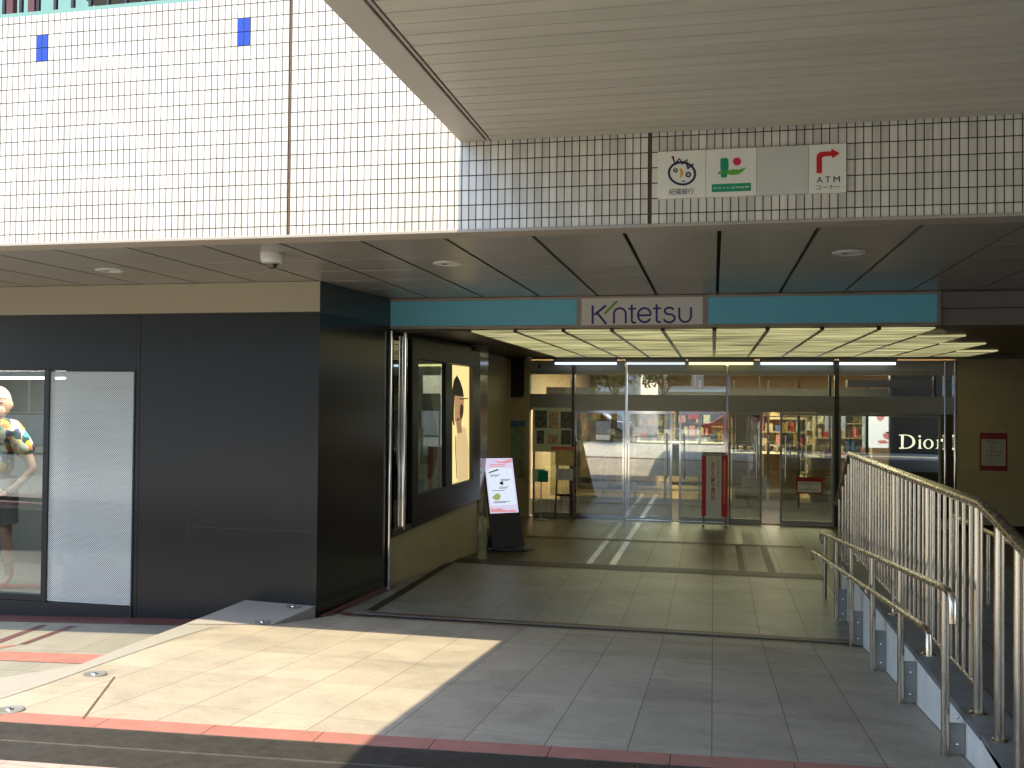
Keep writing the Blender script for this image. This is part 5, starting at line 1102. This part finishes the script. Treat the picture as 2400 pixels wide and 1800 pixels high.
for pos, c_ in ((0.42, (0.06, 0.05, 0.14, 1)), (0.55, (0.75, 0.62, 0.3, 1)), (0.68, (0.75, 0.25, 0.05, 1)), (0.78, (0.02, 0.04, 0.04, 1)), (0.93, (0.6, 0.6, 0.55, 1))):
    e_ = els.new(pos); e_.color = c_
l.new(sp_.outputs[0], cr.inputs[0]); l.new(cr.outputs[0], b.inputs['Base Color'])
V2 = [(0, 0, 0.98), (0, 0, 1.14), (0, 0.01, 1.30), (0, 0.01, 1.43), (0, 0.0, 1.50), (0.17, 0.01, 1.42), (0.265, 0.018, 1.285), (0.328, 0.025, 1.165), (-0.17, 0.01, 1.42), (-0.24, 0.02, 1.25), (-0.27, 0.02, 1.16)]
skin_body('shirt', V2, [(0, 1), (1, 2), (2, 3), (3, 4), (3, 5), (5, 6), (6, 7), (3, 8), (8, 9), (9, 10)], [(0.195, 0.15), (0.19, 0.14), (0.195, 0.14), (0.145, 0.11), 0.068, 0.098, 0.09, 0.092, 0.088, 0.078, 0.078], shm, mn)
MB().tube([mpt(0.08, 0, 0.98), mpt(0.10, 0, 0.80), mpt(0.13, -0.005, 0.56)], [0.125*S, 0.12*S, 0.10*S], 16).tube([mpt(-0.08, 0, 0.98), mpt(-0.10, 0, 0.80), mpt(-0.12, 0.0, 0.56)], [0.125*S, 0.12*S, 0.10*S], 16).build('shorts', mat('grey_shorts', (0.14, 0.14, 0.14), rough=0.8), mn, smooth='auto')
# hand on the hip: palm, four fingers, thumb
HV = [(0.20, -0.085, 0.855), (0.165, -0.12, 0.835), (0.135, -0.145, 0.82)]; HE = [(0, 1), (1, 2)]; HR = [0.024, (0.036, 0.018), (0.036, 0.016)]
hand = skin_body('hand', HV, HE, HR, 'skin', mn)
for i, (dz, L_) in enumerate(((0.028, 0.070), (0.010, 0.082), (-0.009, 0.078), (-0.027, 0.062))):
    b0 = (0.14, -0.142, 0.823+dz); skin_body('finger', [b0, (b0[0]-L_*0.42, b0[1]-0.012, b0[2]-0.018), (b0[0]-L_*0.78, b0[1]+0.002, b0[2]-0.038), (b0[0]-L_, b0[1]+0.02, b0[2]-0.052)], [(0, 1), (1, 2), (2, 3)], [0.0105, 0.0098, 0.009, 0.008], 'skin', hand)
skin_body('thumb', [(0.175, -0.115, 0.855), (0.155, -0.12, 0.89), (0.135, -0.11, 0.905)], [(0, 1), (1, 2)], [0.013, 0.011, 0.009], 'skin', hand)

# ================================================================== STREET BEHIND THE VIEWER (seen in the glass)
def car(x, y, rz, col, lb):
    t = thing('parked_car', lb, 'car', (0, 0, 0), 'cars standing in the street')
    pm = mat('car_paint', col, rough=0.25, coat=1, var=0.02)
    prof = [(-2.1, 0.3), (-2.1, 0.75), (-1.9, 0.95), (-1.2, 1.0), (-0.6, 1.42), (0.9, 1.45), (1.6, 1.0), (2.05, 0.92), (2.12, 0.3)]
    z0 = -1.946
    MB().slabp([(px_, -0.85, z0+pz) for px_, pz in prof], (0, 1.7, 0)).build('body', pm, t, bevel=0.08)
    MB().slabp([(-1.05, -0.86, z0+1.0), (-0.55, -0.86, z0+1.36), (0.85, -0.86, z0+1.38), (1.4, -0.86, z0+1.0)], (0, 1.72, 0)).build('windows', 'lens', t)
    for wx in (-1.35, 1.3):
        for wy in (-0.86, 0.70): MB().tube([(wx, wy, z0+0.33), (wx, wy+0.17, z0+0.33)], 0.33, 20).build('wheel', 'black_frame', t, smooth='auto')
    for wy in (-0.6, 0.6): MB().box(2.1, 2.14, wy-0.15, wy+0.15, z0+0.6, z0+0.75).build('headlight', 'chrome', t)
    t.location = (x, y, 0); t.rotation_euler = (0, 0, R(rz))
car(-6, -13.5, 180, (0.6, 0.6, 0.6), 'white car in the street behind the viewer, mirrored in the doors'); car(1.5, -13.2, 180, (0.5, 0.02, 0.02), 'red car in the street behind the viewer, mirrored in the doors')
car(-13.5, -20, 0, (0.7, 0.7, 0.7), 'pale car in the far lane behind the viewer'); car(6, -20.5, 0, (0.35, 0.36, 0.38), 'grey car in the far lane behind the viewer')
bs = thing('city_bus', 'white city bus with dark windows, mirrored in the shop window', 'bus', (-24, -10.5, -1.946)); zb = -1.946; bx0, bx1, by0, by1 = -30.5, -20.0, -11.8, -9.3
MB().box(bx0, bx1, by0, by1, zb+0.35, zb+3.05).build('body', mat('bus_paint', (0.62, 0.60, 0.56), rough=0.35, coat=0.5, var=0.03), bs, bevel=0.12)
mb = MB(); 
for i in range(7): mb.box(bx0+0.5+i*1.42, bx0+1.84+i*1.42, by1-0.005, by1+0.012, zb+1.45, zb+2.5)
mb.build('windows', 'lens', bs)
MB().box(bx0+0.1, bx1-0.1, by1-0.003, by1+0.008, zb+1.36, zb+1.42).build('stripe', 'deep_red', bs)
for wx in (-28.3, -21.9):
    o = MB().tube([(wx, by1-0.28, zb+0.48), (wx, by1+0.02, zb+0.48)], 0.48, 28).build('wheel', 'black_frame', bs, smooth='auto'); MB().tube([(wx, by1-0.1, zb+0.48), (wx, by1+0.035, zb+0.48)], 0.25, 20).build('hub', 'steel_dull', o, smooth='auto')
def bld(x0, x1, y, h, col, lb, fl):
    t = thing('street_building', lb, 'building', ((x0+x1)/2, y, -1.95)); MB().box(x0, x1, y-8, y, -2.0, h).build('walls', mat('facade', col, rough=0.7), t)
    n_ = int((x1-x0)/2.6)
    for f_ in range(fl):
        mb = MB(); z = 1.2+f_*3.2
        if z+1.6 > h: break
        for i in range(n_): mb.box(x0+0.7+i*2.6, x0+2.4+i*2.6, y-0.02, y+0.03, z, z+1.6)
        mb.build('windows', 'lens', t)
    MB().box(x0+0.5, x1-0.5, y, y+0.9, 0.75, 0.95).build('awning', 'paper', t)
bld(-46, -24, -34, 11, (0.5, 0.48, 0.44), 'beige four storey building across the street on the left', 3); bld(-22, -6, -38, 8, (0.62, 0.62, 0.6), 'white low building across the street', 2)
bld(-4, 12, -36, 14, (0.42, 0.36, 0.3), 'tan building across the street opposite the doors', 4); bld(14, 34, -34, 10, (0.55, 0.55, 0.55), 'grey building across the street on the right', 3)
def blocker(x0, x1, y, h, lb):  # added unseen block; keeps the bright street out of the side doors' reflection
    t = thing('reflection_blocker', lb, 'blocker', ((x0+x1)/2, y, -1.77)); m_ = mat('blocker_dark', (0.05, 0.042, 0.03), rough=0.6)
    MB().box(x0, x1, y-2.4, y, -1.8, h).build('walls', m_, t); MB().box(x0-0.15, x1+0.15, y-2.5, y+0.25, h, h+0.15).build('roof', 'black_frame', t)
    MB().box(x0+0.3, x0+1.2, y, y+0.03, -1.75, 0.35).build('door', 'rail_dark', t)
blocker(0.62, 9, -3.4, 1.72, 'long dark kiosk added behind the viewer to darken the door reflection, right'); blocker(-11, -5.3, -7.2, 1.9, 'short dark kiosk added behind the viewer to darken the door reflection, left')
def tree(x, y, h, lb, seed):
    rnd = random.Random(seed); t = thing('street_tree', lb, 'tree', (x, y, -1.95), 'trees along the street')
    mb = MB(); mb.tube([(x, y, -1.95), (x+0.05, y, -1.95+h*0.3), (x+0.1, y+0.05, -1.95+h*0.5)], [0.16, 0.12, 0.09], 8)
    for i in range(9):
        a = rnd.random()*6.28; q = Vector((x+math.cos(a)*h*0.22, y+math.sin(a)*h*0.22, -1.95+h*(0.65+rnd.random()*0.25))); mb.tube([(x+0.08, y, -1.95+h*(0.35+0.02*i)), q], [0.06, 0.02], 6)
    mb.build('trunk', 'stone_brown', t)
    mb = MB()
    cl = [Vector((x+rnd.gauss(0, h*0.13), y+rnd.gauss(0, h*0.13), -1.95+h*(0.55+rnd.random()*0.45))) for _ in range(16)]
    for _ in range(1500):
        c_ = rnd.choice(cl)+Vector((rnd.gauss(0, 0.35), rnd.gauss(0, 0.35), rnd.gauss(0, 0.28))); a = Vector((rnd.gauss(0, 1), rnd.gauss(0, 1), rnd.gauss(0, 1))).normalized()*0.13; b2 = a.cross(Vector((rnd.gauss(0, 1), rnd.gauss(0, 1), rnd.gauss(0, 1)))).normalized()*0.08
        mb.poly([c_-a, c_+b2, c_+a, c_-b2])
    mb.build('crown', mat('leaves', (0.06, 0.13, 0.03), rough=0.6, var=0.4, scale=3), t)
tree(-4.4, -8.6, 5.5, 'leafy street tree beside the short dark kiosk behind the viewer', 1); tree(-3, -22.5, 6, 'leafy street tree across the road behind the viewer', 2); tree(3.5, -22.8, 5, 'smaller street tree across the road behind the red car', 3); tree(-18, -22.5, 6.5, 'tall street tree across the road near the bus', 4)
